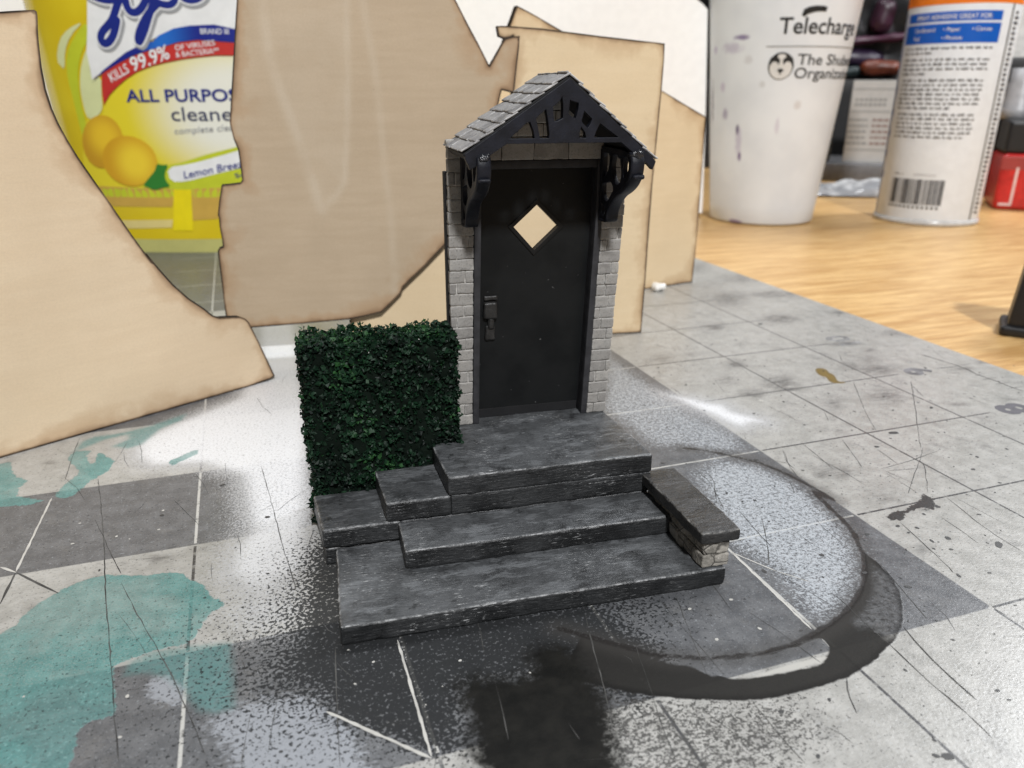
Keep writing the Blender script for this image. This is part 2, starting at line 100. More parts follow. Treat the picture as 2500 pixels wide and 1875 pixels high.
LEMON_B = [(-0.211, 1.475), (-0.23, 1.376), (-0.279, 1.28), (-0.353, 1.197), (-0.446, 1.134), (-0.546, 1.095), (-0.647, 1.078), (-0.743, 1.081), (-0.83, 1.099), (-0.91, 1.129), (-0.983, 1.171), (-1.047, 1.226), (-1.097, 1.295), (-1.129, 1.379), (-1.136, 1.473), (-1.115, 1.572), (-1.064, 1.666), (-0.989, 1.747), (-0.898, 1.807), (-0.799, 1.845), (-0.7, 1.861), (-0.606, 1.858), (-0.52, 1.841), (-0.442, 1.812), (-0.37, 1.771), (-0.306, 1.718), (-0.254, 1.651), (-0.221, 1.569)]
LEAF = [(-0.51, 1.09), (-0.371, 1.227), (-0.265, 1.327), (-0.222, 1.438), (-0.136, 1.414), (-0.032, 1.426), (-0.116, 1.302), (-0.123, 1.178), (-0.048, 1.078), (-0.166, 1.065), (-0.329, 1.015), (-0.424, 1.065)]
STRIP_GREEN = [(-0.219, 1.376), (0.175, 1.451), (0.575, 1.574), (1.098, 1.697), (1.869, 1.819), (1.775, 0.905), (-1.227, 0.899), (-1.255, 1.025), (-0.529, 1.052)]
STRIP_WHITE = [(-0.066, 1.377), (0.299, 1.427), (0.695, 1.526), (1.09, 1.636), (1.874, 1.867), (1.836, 1.503), (1.055, 1.354), (0.66, 1.267), (0.208, 1.154), (-0.049, 1.153)]
STRIP_WOOD = [(-1.402, 1.063), (-0.529, 1.052), (-0.015, 1.04), (-0.003, 0.952), (-0.087, 0.749), (-1.1, 0.747), (-1.298, 0.797)]
STRIP_WOOD_R = [(0.281, 1.041), (0.76, 1.054), (1.793, 1.082), (1.739, 0.559), (0.957, 0.571), (0.206, 0.53)]
STRIP_PALE = [(-1.143, 0.515), (-0.617, 0.529), (-0.105, 0.543), (-0.139, 0.413), (-0.904, 0.385)]
STRIP_STEM = [(-0.017, 1.028), (0.266, 1.028), (0.208, 0.361), (-0.12, 0.361)]
STRIP_BASE = [(-3.568, 0.223), (-1.725, 0.213), (-0.407, 0.213), (1.705, 0.228), (1.681, -0.006), (-0.443, -0.01), (-3.628, -0.016)]
SWOOSH_A = [(-0.976, 3.507), (-1.083, 3.452), (-1.26, 3.287), (-1.406, 3.11), (-1.479, 2.93), (-1.514, 2.703), (-1.484, 2.427), (-1.461, 2.052), (-1.449, 1.861), (-1.399, 1.668), (-1.32, 2.004), (-1.35, 2.358), (-1.327, 2.658), (-1.269, 2.885), (-1.167, 3.088), (-1.011, 3.266)]
SWOOSH_B = [(-1.029, 3.177), (-1.144, 3.021), (-1.246, 2.818), (-1.308, 2.566), (-1.312, 2.358), (-1.292, 2.147), (-1.201, 2.099), (-1.033, 2.194), (-0.966, 2.288), (-0.951, 2.474), (-0.899, 2.75), (-1.064, 2.681), (-1.073, 2.886)]
SWOOSH_C = [(-1.665, 2.975), (-1.53, 3.265), (-1.33, 3.419), (-1.02, 3.528), (-1.3, 3.331), (-1.466, 3.109), (-1.53, 2.862), (-1.566, 2.862)]
S_L1 = [(-0.297, 3.959), (-0.422, 3.767), (-0.481, 3.659), (-0.553, 3.529), (-0.653, 3.442), (-0.751, 3.365), (-0.792, 3.277), (-0.757, 3.204), (-0.67, 3.218), (-0.581, 3.311), (-0.525, 3.42), (-0.481, 3.53)]
S_L0 = [(-0.853, 3.894), (-0.723, 3.83), (-0.587, 3.799), (-0.466, 3.81)]
S_Y1 = [(-0.277, 3.938), (-0.307, 3.767), (-0.269, 3.649), (-0.177, 3.628), (-0.07, 3.693), (0.024, 3.832), (0.105, 3.96)]
S_Y2 = [(0.199, 3.96), (0.109, 3.768), (0.002, 3.552), (-0.072, 3.399), (-0.154, 3.267), (-0.2, 3.212), (-0.204, 3.289), (-0.14, 3.421), (-0.046, 3.552), (0.055, 3.661), (0.192, 3.768)]
S_S = [(0.192, 3.768), (0.259, 3.743), (0.365, 3.736), (0.447, 3.801), (0.453, 3.918)]
S_O = [(0.521, 3.897), (0.58, 3.822), (0.696, 3.801), (0.821, 3.844), (0.882, 3.94)]
LBL_TEXT = {'allp': ((-0.541, 2.371), (1.333, 2.386), 0.185), 'clean': ((0.109, 2.09), (1.222, 2.092), 0.217), 'compl': ((0.128, 1.888), (1.129, 1.95), 0.1), 'lemon': ((0.176, 1.199), (1.212, 1.392), 0.119), 'kills': ((-0.739, 2.648), (-0.403, 2.808), 0.141), 'pct': ((-0.367, 2.808), (0.265, 3.012), 0.203), 'ofv': ((0.34, 3.109), (0.946, 3.192), 0.08), 'bact': ((0.338, 3.013), (0.992, 3.081), 0.08), 'brand': ((0.745, 3.346), (1.16, 3.347), 0.079), 'sc': ((0.985, 1.205), (1.142, 1.23), 0.075)}

# ---------------------------------------------------------------- node helpers
class Mat:
    def __init__(self, name, rough=0.5, spec=0.5):
        self.m = bpy.data.materials.new(name)
        self.m.use_nodes = True
        self.nt = self.m.node_tree
        self.b = self.nt.nodes['Principled BSDF']
        self.b.inputs['Roughness'].default_value = rough
        self.b.inputs['Specular IOR Level'].default_value = spec
    def _set(self, sock, v):
        if hasattr(v, 'is_linked') or isinstance(v, bpy.types.NodeSocket):
            self.nt.links.new(v, sock)
        elif isinstance(v, (tuple, list)) and len(v) == 3 and sock.type == 'RGBA':
            sock.default_value = (*v, 1)
        else:
            sock.default_value = v
    def node(self, t, **kw):
        n = self.nt.nodes.new(t)
        for k, v in kw.items(): setattr(n, k, v)
        return n
    def coord(self, scale=(1, 1, 1), rot=(0, 0, 0)):
        tc = self.node('ShaderNodeTexCoord'); mp = self.node('ShaderNodeMapping')
        mp.inputs['Scale'].default_value = scale
        mp.inputs['Rotation'].default_value = rot
        self.nt.links.new(tc.outputs['Object'], mp.inputs['Vector'])
        return mp.outputs['Vector']
    def xyz(self):
        s = self.node('ShaderNodeSeparateXYZ')
        self.nt.links.new(self.coord(), s.inputs[0])
        return s.outputs
    def attr(self, name):
        a = self.node('ShaderNodeAttribute', attribute_name=name)
        return a.outputs['Fac']
    def noise(self, vec, scale, detail=3.0, rough=0.55, dist=0.0):
        n = self.node('ShaderNodeTexNoise')
        self._set(n.inputs['Vector'], vec)
        n.inputs['Scale'].default_value = scale; n.inputs['Detail'].default_value = detail
        n.inputs['Roughness'].default_value = rough; n.inputs['Distortion'].default_value = dist
        return n.outputs['Fac']
    def voro(self, vec, scale, feature='F1', out='Distance'):
        n = self.node('ShaderNodeTexVoronoi', feature=feature)
        self._set(n.inputs['Vector'], vec)
        n.inputs['Scale'].default_value = scale
        return n.outputs[out]
    def math(self, op, a, b=0.0, clamp=False):
        n = self.node('ShaderNodeMath', operation=op, use_clamp=clamp)
        self._set(n.inputs[0], a); self._set(n.inputs[1], b)
        return n.outputs[0]
    def step(self, v, lo, hi, a=0.0, b=1.0):
        n = self.node('ShaderNodeMapRange', interpolation_type='SMOOTHSTEP')
        self._set(n.inputs['Value'], v)
        n.inputs['From Min'].default_value = lo; n.inputs['From Max'].default_value = hi
        n.inputs['To Min'].default_value = a; n.inputs['To Max'].default_value = b
        return n.outputs['Result']
    def mix(self, f, a, b, mode='MIX'):
        n = self.node('ShaderNodeMix', data_type='RGBA', blend_type=mode)
        self._set(n.inputs[0], f); self._set(n.inputs[6], a); self._set(n.inputs[7], b)
        return n.outputs[2]
    def color(self, v): self._set(self.b.inputs['Base Color'], v); return self
    def rough(self, v): self._set(self.b.inputs['Roughness'], v); return self
    def bump(self, h, strength=0.3, dist=0.01):
        n = self.node('ShaderNodeBump')
        n.inputs['Strength'].default_value = strength; n.inputs['Distance'].default_value = dist
        self._set(n.inputs['Height'], h)
        self.nt.links.new(n.outputs[0], self.b.inputs['Normal'])
        return self

def simple(name, col, rough=0.5, spec=0.5, var=0.12, scale=6.0, bump=0.0):
    M = Mat(name, rough, spec)
    n = M.noise(M.coord(), scale, 4)
    M.color(M.mix(M.step(n, 0.3, 0.7), tuple(c * (1 - var) for c in col), tuple(min(1, c * (1 + var)) for c in col)))
    if bump: M.bump(M.noise(M.coord(), scale * 8, 3), bump, 0.01)
    return M.m

# ---------------------------------------------------------------- object helpers
def empty(name, loc=(0, 0, 0), rz=0.0):
    o = bpy.data.objects.new(name, None); COL.objects.link(o)
    o.empty_display_size = 0.3
    o.location = loc; o.rotation_euler = (0, 0, rz)
    return o
def tag(o, label=None, cat=None, group=None, kind=None):
    if label: o['label'] = label
    if cat: o['category'] = cat
    if group: o['group'] = group
    if kind: o['kind'] = kind
    return o

class Buf:
    """collects faces with material slots and point attributes, builds one mesh object"""
    def __init__(self):
        self.v = []; self.f = []; self.mi = []; self.at = {}
    def add(self, verts, faces, mi=0, **at):
        n0 = len(self.v); self.v += [tuple(p) for p in verts]
        for f in faces:
            self.f.append(tuple(i + n0 for i in f)); self.mi.append(mi)
        for k, a in at.items():
            L = self.at.setdefault(k, [])
            L += [0.0] * (n0 - len(L))
            L += list(a) if hasattr(a, '__len__') else [a] * len(verts)
    def build(self, name, mats, parent=None, smooth=False, loc=None, rz=None, autosmooth=None):
        me = bpy.data.meshes.new(name)
        me.from_pydata(self.v, [], self.f)
        for m in (mats if isinstance(mats, (list, tuple)) else [mats]): me.materials.append(m)
        me.polygons.foreach_set('material_index', self.mi)
        for k, L in self.at.items():
            L = list(L) + [0.0] * (len(self.v) - len(L))
            a = me.attributes.new(k, 'FLOAT', 'POINT'); a.data.foreach_set('value', np.array(L, dtype=np.float32))
        if smooth: me.polygons.foreach_set('use_smooth', [True] * len(self.f))
        me.update(); me.validate()
        o = bpy.data.objects.new(name, me); COL.objects.link(o)
        if loc is not None: o.location = loc
        if rz is not None: o.rotation_euler = (0, 0, rz)
        if parent is not None: o.parent = parent
        return o

def rbox(B, c0, c1, r=0.01, cell=0.03, amp=0.0, freq=8.0, seed=0.0, fn=None, mi=0, tint=0.5, wob=0.0, wear=1.0):
    """rounded, slightly uneven block; attribute 'wear' is 1 on its arrises, 'tint' varies per block"""
    c0 = np.array(c0, float); c1 = np.array(c1, float)
    r = min(r, 0.49 * (c1 - c0).min())
    n = [max(2, int(round((c1[i] - c0[i]) / cell))) for i in range(3)]
    def ticks(i):
        t = np.linspace(c0[i], c1[i], n[i] + 1)
        ext = [c0[i] + r * 0.35, c0[i] + r, c1[i] - r, c1[i] - r * 0.35]
        return sorted(set(round(float(x), 5) for x in list(t) + ext))
    T = [ticks(i) for i in range(3)]
    idx = {}; V = []; W = []; F = []
    def vid(p):
        k = tuple(round(x, 5) for x in p)
        if k in idx: return idx[k]
        q = np.array(p); cl = np.minimum(np.maximum(q, c0 + r), c1 - r); d = q - cl
        L = np.linalg.norm(d); nn = d / L if L > 1e-9 else np.zeros(3)
        pos = cl + nn * min(r, L) if L > 0 else q
        ed = 1 - np.abs(nn).max() if L > 0 else 0
        if amp:
            nv = Vector((pos[0] * freq + seed, pos[1] * freq + seed * 1.7, pos[2] * freq - seed))
            h = mnoise.noise(nv) * amp + mnoise.noise(nv * 3.1) * amp * 0.5 - (amp * 1.6 * ed if mnoise.noise(nv * 1.7) > 0.15 else 0)
            pos = pos + nn * h
        if wob:
            pos = pos + np.array([mnoise.noise(Vector((p[0] * 1.5 + seed, p[1] * 1.5, 3.3))), mnoise.noise(Vector((p[0] * 1.5, p[1] * 1.5 + seed, 9.3))), 0]) * wob
        idx[k] = len(V); V.append(pos); W.append(min(1.0, ed * 3.0))
        return idx[k]
    for ax in range(3):
        a, b = (ax + 1) % 3, (ax + 2) % 3
        for side, cv in ((0, c0[ax]), (1, c1[ax])):
            for i in range(len(T[a]) - 1):
                for j in range(len(T[b]) - 1):
                    q = []
                    for (u, w) in ((T[a][i], T[b][j]), (T[a][i + 1], T[b][j]), (T[a][i + 1], T[b][j + 1]), (T[a][i], T[b][j + 1])):
                        p = [0, 0, 0]; p[ax] = float(cv); p[a] = u; p[b] = w
                        q.append(vid(p))
                    F.append(tuple(q) if side else tuple(reversed(q)))
    if fn: V = [fn(p) for p in V]
    B.add(V, F, mi, wear=[w * wear for w in W], tint=tint)

def seg_dist(P, poly, closed=True):
    """distance of points P (n,2) to a polyline"""
    A = np.array(poly, float); Bp = np.roll(A, -1, 0)
    if not closed: A, Bp = A[:-1], Bp[:-1]
    D = np.full(len(P), 1e9)
    for a, b in zip(A, Bp):
        ab = b - a; L = ab @ ab
        t = np.clip(((P - a) @ ab) / max(L, 1e-12), 0, 1)
        d = P - a - t[:, None] * ab
        np.minimum(D, np.einsum('ij,ij->i', d, d), out=D)
    return np.sqrt(D)
def inside(P, poly):
    A = np.array(poly, float); Bp = np.roll(A, -1, 0)
    c = np.zeros(len(P), bool)
    for a, b in zip(A, Bp):
        cond = (a[1] > P[:, 1]) != (b[1] > P[:, 1])
        if not cond.any(): continue
        x = (b[0] - a[0]) * (P[:, 1] - a[1]) / (b[1] - a[1] + 1e-15) + a[0]
        c ^= cond & (P[:, 0] < x)
    return c
def sdf(P, poly):
    d = seg_dist(P, poly)
    return np.where(inside(P, poly), d, -d)

def smooth_closed(pts, it=1):
    for _ in range(it):
        q = []
        for i, p in enumerate(pts):
            n = pts[(i + 1) % len(pts)]
            q += [(p[0] * .75 + n[0] * .25, p[1] * .75 + n[1] * .25), (p[0] * .25 + n[0] * .75, p[1] * .25 + n[1] * .75)]
        pts = q
    return pts
def resample(pts, step):
    out = []
    for i, a in enumerate(pts):
        b = pts[(i + 1) % len(pts)]
        L = math.hypot(b[0] - a[0], b[1] - a[1]); n = max(1, int(L / step))
        out += [(a[0] + (b[0] - a[0]) * k / n, a[1] + (b[1] - a[1]) * k / n) for k in range(n)]
    return out
def tri_poly(outline, grids):
    """triangles of an outline with interior points; grids = [(cell, min distance to the edge, max distance)]"""
    pts = [Vector(p) for p in outline]; n = len(pts)
    A = np.array(outline, float); lo = A.min(0); hi = A.max(0)
    for cell, d0, d1 in grids:
        xs = np.arange(lo[0], hi[0], cell); ys = np.arange(lo[1], hi[1], cell)
        X, Y = np.meshgrid(xs, ys); Q = np.stack([X.ravel(), Y.ravel()], 1)
        if not len(Q): continue
        s = sdf(Q, outline); Q = Q[(s > d0) & (s < d1)]
        pts += [Vector((float(a), float(b))) for a, b in Q]
    v, e, f, *_ = delaunay_2d_cdt(pts, [], [list(range(n))], 1, 1e-6)
    return [tuple(p) for p in v], [tuple(q) for q in f]

def curve_solid(name, polys, thick, bevel=0.0):
    """flat shape with holes, given thickness; returns verts (x, depth, z) and faces"""
    c = bpy.data.curves.new('tmp_outline', 'CURVE'); c.dimensions = '2D'; c.fill_mode = 'BOTH'
    c.extrude = thick / 2; c.bevel_depth = bevel; c.bevel_resolution = 1
    for p in polys:
        s = c.splines.new('POLY'); s.points.add(len(p) - 1); s.use_cyclic_u = True
        for i, q in enumerate(p): s.points[i].co = (q[0], q[1], 0, 1)
    return _grab(c, lambda v: (v[0], -v[2], v[1]))
def _grab(c, f):
    o = bpy.data.objects.new('tmp_outline', c); COL.objects.link(o)
    dg = bpy.context.evaluated_depsgraph_get(); dg.update()
    me = bpy.data.meshes.new_from_object(o.evaluated_get(dg))
    V = [f(v.co) for v in me.vertices]; F = [tuple(p.vertices) for p in me.polygons]
    bpy.data.objects.remove(o); bpy.data.curves.remove(c); bpy.data.meshes.remove(me)
    return V, F
def text_shape(s, height=1.0, bold=0.0, space=1.0, shear=0.0):
    """flat letters with cap height 'height', starting at x = 0; returns 2D verts, faces, width"""
    c = bpy.data.curves.new('tmp_text', 'FONT'); c.body = s; c.size = 1.0; c.offset = bold; c.space_character = space
    c.resolution_u = 3; c.shear = shear
    V, F = _grab(c, lambda v: (v[0], v[1]))
    k = height / 0.73
    V = [(x * k, y * k) for x, y in V]
    return V, F, max(x for x, y in V)
def ribbon(pts, w, jitter=0.0, rnd=None, taper=True):
    V = []; F = []; n = len(pts)
    for i, p in enumerate(pts):
        a = pts[max(0, i - 1)]; b = pts[min(n - 1, i + 1)]
        dx, dy = b[0] - a[0], b[1] - a[1]; L = math.hypot(dx, dy) or 1
        k = w / 2 * (0.25 if taper and i in (0, n - 1) else 1.0)
        if rnd: k *= 1 + jitter * rnd.uniform(-1, 1)
        V += [(p[0] - dy / L * k, p[1] + dx / L * k), (p[0] + dy / L * k, p[1] - dx / L * k)]
        if i: F.append((2 * i - 2, 2 * i - 1, 2 * i + 1, 2 * i))
    return V, F
def dense(pts, step=0.06, wob=0.0, rnd=None):
    out = [pts[0]]
    for a, b in zip(pts, pts[1:]):
        L = math.hypot(b[0] - a[0], b[1] - a[1]); n = max(1, int(L / step))
        for k in range(1, n + 1):
            p = (a[0] + (b[0] - a[0]) * k / n, a[1] + (b[1] - a[1]) * k / n)
            if rnd and k < n: p = (p[0] + rnd.uniform(-wob, wob), p[1] + rnd.uniform(-wob, wob))
            out.append(p)
    return out
def chaikin(pts, it=2):
    for _ in range(it):
        q = [pts[0]]
        for a, b in zip(pts, pts[1:]):
            q += [(a[0] * .75 + b[0] * .25, a[1] * .75 + b[1] * .25), (a[0] * .25 + b[0] * .75, a[1] * .25 + b[1] * .75)]
        pts = q + [pts[-1]]
    return pts
def lathe(B, prof, n=64, mi=0, cx=0.0, cy=0.0):
    V = []; F = []
    for r, z in prof:
        for k in range(n):
            a = 2 * math.pi * k / n
            V.append((cx + r * math.cos(a), cy + r * math.sin(a), z))
    for i in range(len(prof) - 1):
        for k in range(n):
            F.append((i * n + k, i * n + (k + 1) % n, (i + 1) * n + (k + 1) % n, (i + 1) * n + k))
    B.add(V, F, mi)

rnd = random.Random(11)

# ================================================================ SETTING
# desk top
M = Mat('honey_wood', 0.38, 0.45)
v = M.coord((0.35, 3.0, 1.0), (0, 0, math.radians(-14)))
g = M.noise(v, 2.2, 6, 0.62, 0.6); g2 = M.noise(M.coord((0.6, 16, 1), (0, 0, math.radians(-14))), 3.0, 4)
c = M.mix(M.step(g, 0.32, 0.66), (.50, .285, .10), (.72, .48, .21))
c = M.mix(M.step(g2, 0.45, 0.72, 0, 0.6), c, (0.36, 0.18, 0.06))
g3 = M.noise(M.coord((0.9, 46, 1), (0, 0, math.radians(-14))), 3.0, 3)
c = M.mix(M.step(g3, 0.52, 0.68, 0, 0.6), c, (0.30, 0.15, 0.05))
M.color(c).bump(g2, 0.08, 0.01)
B = Buf(); rbox(B, (-22, -14, -1.2), (34, 30, -0.08), 0.05, 3.0)
tag(B.build('desk', M.m), kind='structure')
# room wall far behind the desk
M = Mat('dark_wall', 0.9, 0.2)
M.color(M.mix(M.noise(M.coord(), 0.6, 4), (0.012, 0.012, 0.014), (0.03, 0.03, 0.034)))
B = Buf(); rbox(B, (-30, 30.2, -1.2), (40, 31, 26), 0.05, 5.0)
tag(B.build('wall', M.m), kind='structure')

# ================================================================ CUTTING MAT
MX0, MX1, MY0, MY1 = -11.0, 3.40, -4.0, 14.2
def mat_grid():
    xs = np.concatenate([np.arange(MX0, -6.0, 0.2), np.arange(-6.0, 3.4, 0.024), [MX1]])
    ys = np.concatenate([np.arange(MY0, -1.4, 0.1), np.arange(-1.4, 5.4, 0.024), np.arange(5.4, 8.6, 0.05), np.arange(8.6, MY1, 0.3), [MY1]])
    X, Y = np.meshgrid(xs, ys)
    return xs, ys, np.stack([X.ravel(), Y.ravel()], 1)
xs, ys, PM = mat_grid()
def sst(x, a, b):
    t = np.clip((x - a) / (b - a), 0, 1); return t * t * (3 - 2 * t)
def fld(poly, f_out, f_in=None):
    s = sdf(PM, poly); return sst(s, -f_out, f_out if f_in is None else f_in)
O_MODEL = (-3.2853, 0.7991); RZ_MODEL = math.radians(-4.86)
def to_model(P):
    c, s = math.cos(RZ_MODEL), math.sin(RZ_MODEL); d = P - np.array(O_MODEL)
    return np.stack([d[:, 0] * c + d[:, 1] * s, -d[:, 0] * s + d[:, 1] * c], 1)
PL = to_model(PM)
foot = seg_dist(PL, [(0, 0), (2.06, 0), (2.06, .7), (1.9, 1.5), (-.1, 1.5), (-.06, .7)]) * np.where(inside(PL, [(0, 0), (2.06, 0), (2.06, .7), (1.9, 1.5), (-.1, 1.5), (-.06, .7)]), -1, 1)
A = {}
tp = smooth_closed(TEAL_POOL, 1)
A['teal'] = np.maximum(np.maximum(sdf(PM, tp), sdf(PM, TEAL_BRANCH)), np.maximum(sdf(PM, TEAL_FAR), sdf(PM, TEAL_DAB) - .01))
A['teal_haze'] = 0.75 * fld(TEAL_HAZE, 0.03) + 0.85 * fld(TEAL_SMEAR, 0.03)
ro = smooth_closed(RING_OUTER, 1)
sd_ring = np.minimum(sdf(PM, RING_OUTER), -sdf(PM, RING_INNER))
A['ring'] = np.minimum(sd_ring, -sdf(PM, RING_HOLE))
A['ring_thin'] = fld(RING_THIN, 0.03)
A['ring_edge'] = np.minimum(seg_dist(PM, RING_OUTER), seg_dist(PM, RING_INNER))
A['sliver'] = sdf(PM, RING_SLIVER)
A['ring_line'] = seg_dist(PM, RING_INNER, False)
A['lavender'] = np.clip(.75 * fld(LAVENDER_SPRAY, .10) + .8 * fld(LAVENDER_DAB, .05), 0, 1)
A['pool'] = sdf(PM, BLACK_POOL)
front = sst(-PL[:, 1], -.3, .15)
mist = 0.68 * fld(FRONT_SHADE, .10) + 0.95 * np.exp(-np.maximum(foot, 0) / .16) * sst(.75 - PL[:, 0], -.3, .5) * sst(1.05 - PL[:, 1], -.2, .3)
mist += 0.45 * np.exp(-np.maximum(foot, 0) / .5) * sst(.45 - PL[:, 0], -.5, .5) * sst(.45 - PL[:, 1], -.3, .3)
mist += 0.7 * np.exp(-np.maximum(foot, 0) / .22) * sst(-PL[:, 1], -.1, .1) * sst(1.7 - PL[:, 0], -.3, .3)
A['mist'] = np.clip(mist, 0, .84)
spat = fld(BLACK_SPATTER, .25) * sst(-.9 - PM[:, 0], -.55, .9)
A['spatter'] = np.clip(.62 * spat, 0, .50)
A['white'] = np.clip(fld(WHITE_SPRAY_GLARE, .22) * (1 - .75 * np.exp(-np.maximum(foot, 0) / .25) * sst(.72 - PL[:, 1], -.1, .25)) + 1.1 * fld(WHITE_GLARE, .27), 0, 1.2)  # white spray, with bright glare beside and behind the model painted in
A['silver'] = np.clip(0.62 * fld(SILVER_SPRAY, .16) + .5 * fld(BACK_MIST, .14), 0, 1)
sm = np.zeros(len(PM))
for (cx, cy, ax, ay, bx, by, am) in SMUDGES:
    det = ax * by - ay * bx
    if abs(det) < 1e-5: continue
    d = PM - np.array((cx, cy))
    u = (d[:, 0] * by - d[:, 1] * bx) / det; w = (-d[:, 0] * ay + d[:, 1] * ax) / det
    sm = np.maximum(sm, am * np.exp(-(u * u + w * w) * 1.1))
A['smudge'] = sm
A['splat'] = sdf(PM, INK_SPLAT)
A['brown'] = sdf(PM, smooth_closed(BROWN_STAIN, 1))
x_, y_ = PM[:, 0], PM[:, 1]
def rect(x0, x1, y0, y1): return np.minimum(np.minimum(x_ - x0, x1 - x_), np.minimum(y_ - y0, y1 - y_))
A['dark'] = np.maximum.reduce([rect(-9, 0, 0, 1), rect(-9, -3.0, 2, 3), rect(-2.4, 0, 0, 6), rect(-9, -3.0, 4, 5), rect(-9, -1.5, 7.5, 14)])  # last rectangle is shade round the bottle, painted into the mat colour

B = Buf()
nx, ny = len(xs), len(ys)
gi = np.arange(nx * ny).reshape(ny, nx)
fq = np.stack([gi[:-1, :-1].ravel(), gi[:-1, 1:].ravel(), gi[1:, 1:].ravel(), gi[1:, :-1].ravel()], 1)
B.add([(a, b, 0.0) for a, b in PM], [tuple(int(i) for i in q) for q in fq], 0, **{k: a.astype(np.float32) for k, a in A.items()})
# rim and underside
B.add([(MX0, MY0, 0), (MX1, MY0, 0), (MX1, MY1, 0), (MX0, MY1, 0), (MX0, MY0, -.078), (MX1, MY0, -.078), (MX1, MY1, -.078), (MX0, MY1, -.078)],
      [(0, 4, 5, 1), (1, 5, 6, 2), (2, 6, 7, 3), (3, 7, 4, 0), (4, 7, 6, 5)], 4)
def flat(V, F, z, mi): B.add([(x, y, z) for x, y in V], F, mi)
def blob(x, y, r, z, mi, asp=None):
    n = 14; a0 = rnd.uniform(0, 6); s = asp or rnd.uniform(.45, .8)
    V = []
    for k in range(n):
        a = 2 * math.pi * k / n; q = r * (1 + rnd.uniform(-.16, .16))
        px, py = q * math.cos(a), q * s * math.sin(a)
        V.append((x + px * math.cos(a0) - py * math.sin(a0), y + px * math.sin(a0) + py * math.cos(a0)))
    flat(V, [tuple(range(n))], z, mi)
for w, q in DARK_LINES: flat(*ribbon(dense(q, .05, .001, rnd), w, .35, rnd), .0010, 1)
for w, q in CUTS: flat(*ribbon(dense(chaikin(q, 1), .05, .003, rnd), w * .72, .6, rnd), .0014, 1)
for w, q in PALE_LINES: flat(*ribbon(dense(q, .03, .0015, rnd), w, .35, rnd), .0016, 2)
for x, y, r in INK_DOTS: blob(x, y, r, .0022, 3)
for x, y, r in PALE_DOTS: blob(x, y, r * .8, .0022, 2, .75)
for k in range(150):                                  # many faint knife cuts, mostly along the long way of the mat
    x = rnd.uniform(-5.2, 3.2); y = rnd.uniform(-.9, 5.5)
    a = rnd.gauss(math.radians(97), .28) if rnd.random() < .75 else rnd.uniform(0, 3.1)
    L = rnd.uniform(.06, .5); q = [(x, y), (x + L * .5 * math.cos(a) + rnd.uniform(-.02, .02), y + L * .5 * math.sin(a)), (x + L * math.cos(a), y + L * math.sin(a))]
    flat(*ribbon(dense(q, .05, .002, rnd), rnd.uniform(.0016, .0034), .6, rnd), .0012, 1 if x > -.1 or rnd.random() < .6 else 5)
for k in range(620):                                  # ink flecks
    x = rnd.uniform(-1.2, 3.3); y = rnd.uniform(-.9, 4.5); blob(x, y, abs(rnd.gauss(0, .0065)) + .0025, .0018, 3)
def numeral(s, x, y, h, rot, slot=6):
    V, F, w = text_shape(s, h, .045)
    W = []
    for a, b in V:
        a -= w / 2; b -= h / 2
        W.append((x + a * math.cos(rot) - b * math.sin(rot), y + a * math.sin(rot) + b * math.cos(rot)))
    flat(W, F, .0012, slot)
numeral('8', 2.56, 2.0, .30, math.radians(90))
numeral('9', 2.53, 3.01, .27, math.radians(90), 7)
numeral('10', 2.53, 4.03, .27, math.radians(90), 8)
numeral('7', 2.53, 1.01, .27, math.radians(90))

M = Mat('vinyl_mat', 0.42, 0.5)
P = M.coord()
fine = M.noise(P, 55, 2, .6); mid = M.noise(P, 9, 5, .6); big = M.noise(P, 1.6, 4, .6); grit = M.noise(P, 130, 2, .6)
speck = M.step(M.math('ADD', M.math('MULTIPLY', M.noise(P, 55, 4, .7), .5), M.math('MULTIPLY', M.noise(P, 120, 3, .7), .5)), .34, .66)            # 0..1 spray droplets
speck2 = M.step(M.math('ADD', M.math('MULTIPLY', M.noise(P, 38, 5, .75), .55), M.math('MULTIPLY', M.noise(P, 90, 3, .7), .45)), .34, .66)
X = M.xyz()
light = M.mix(M.step(mid, .35, .7), (.305, .300, .280), (.395, .388, .365))
light = M.mix(M.step(big, .42, .7, 0, .45), light, (.40, .39, .37))
fib = M.noise(M.coord((26, 85, 1), (0, 0, math.radians(-62))), 1.0, 4, .7)
light = M.mix(M.step(fib, .50, .66, 0, .42), light, (.20, .195, .18))
light = M.mix(M.step(grit, .6, .72, 0, .45), light, (.24, .235, .225))
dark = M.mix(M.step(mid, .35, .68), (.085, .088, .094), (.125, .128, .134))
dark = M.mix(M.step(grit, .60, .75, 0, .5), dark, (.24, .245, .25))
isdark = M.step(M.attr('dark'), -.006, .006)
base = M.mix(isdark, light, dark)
def gridline(sock):
    f = M.math('ABSOLUTE', M.math('SUBTRACT', M.math('FRACT', M.math('ADD', sock, .5)), .5))
    return M.step(f, .006, .0105, 1, 0)
ln = M.math('MAXIMUM', M.math('MULTIPLY', gridline(X[0]), M.step(X[0], 2.4, 2.5, 1, 0)), M.math('MULTIPLY', gridline(X[1]), M.step(X[0], 2.25, 2.34, 1, 0)))
ln = M.math('MULTIPLY', ln, M.step(M.noise(P, 14, 3), .32, .48, .45, 1))
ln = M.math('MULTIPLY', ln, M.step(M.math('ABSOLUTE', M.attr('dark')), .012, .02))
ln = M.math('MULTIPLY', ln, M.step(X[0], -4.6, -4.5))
base = M.mix(ln, base, M.mix(isdark, (.045, .045, .047), (.44, .435, .41)))
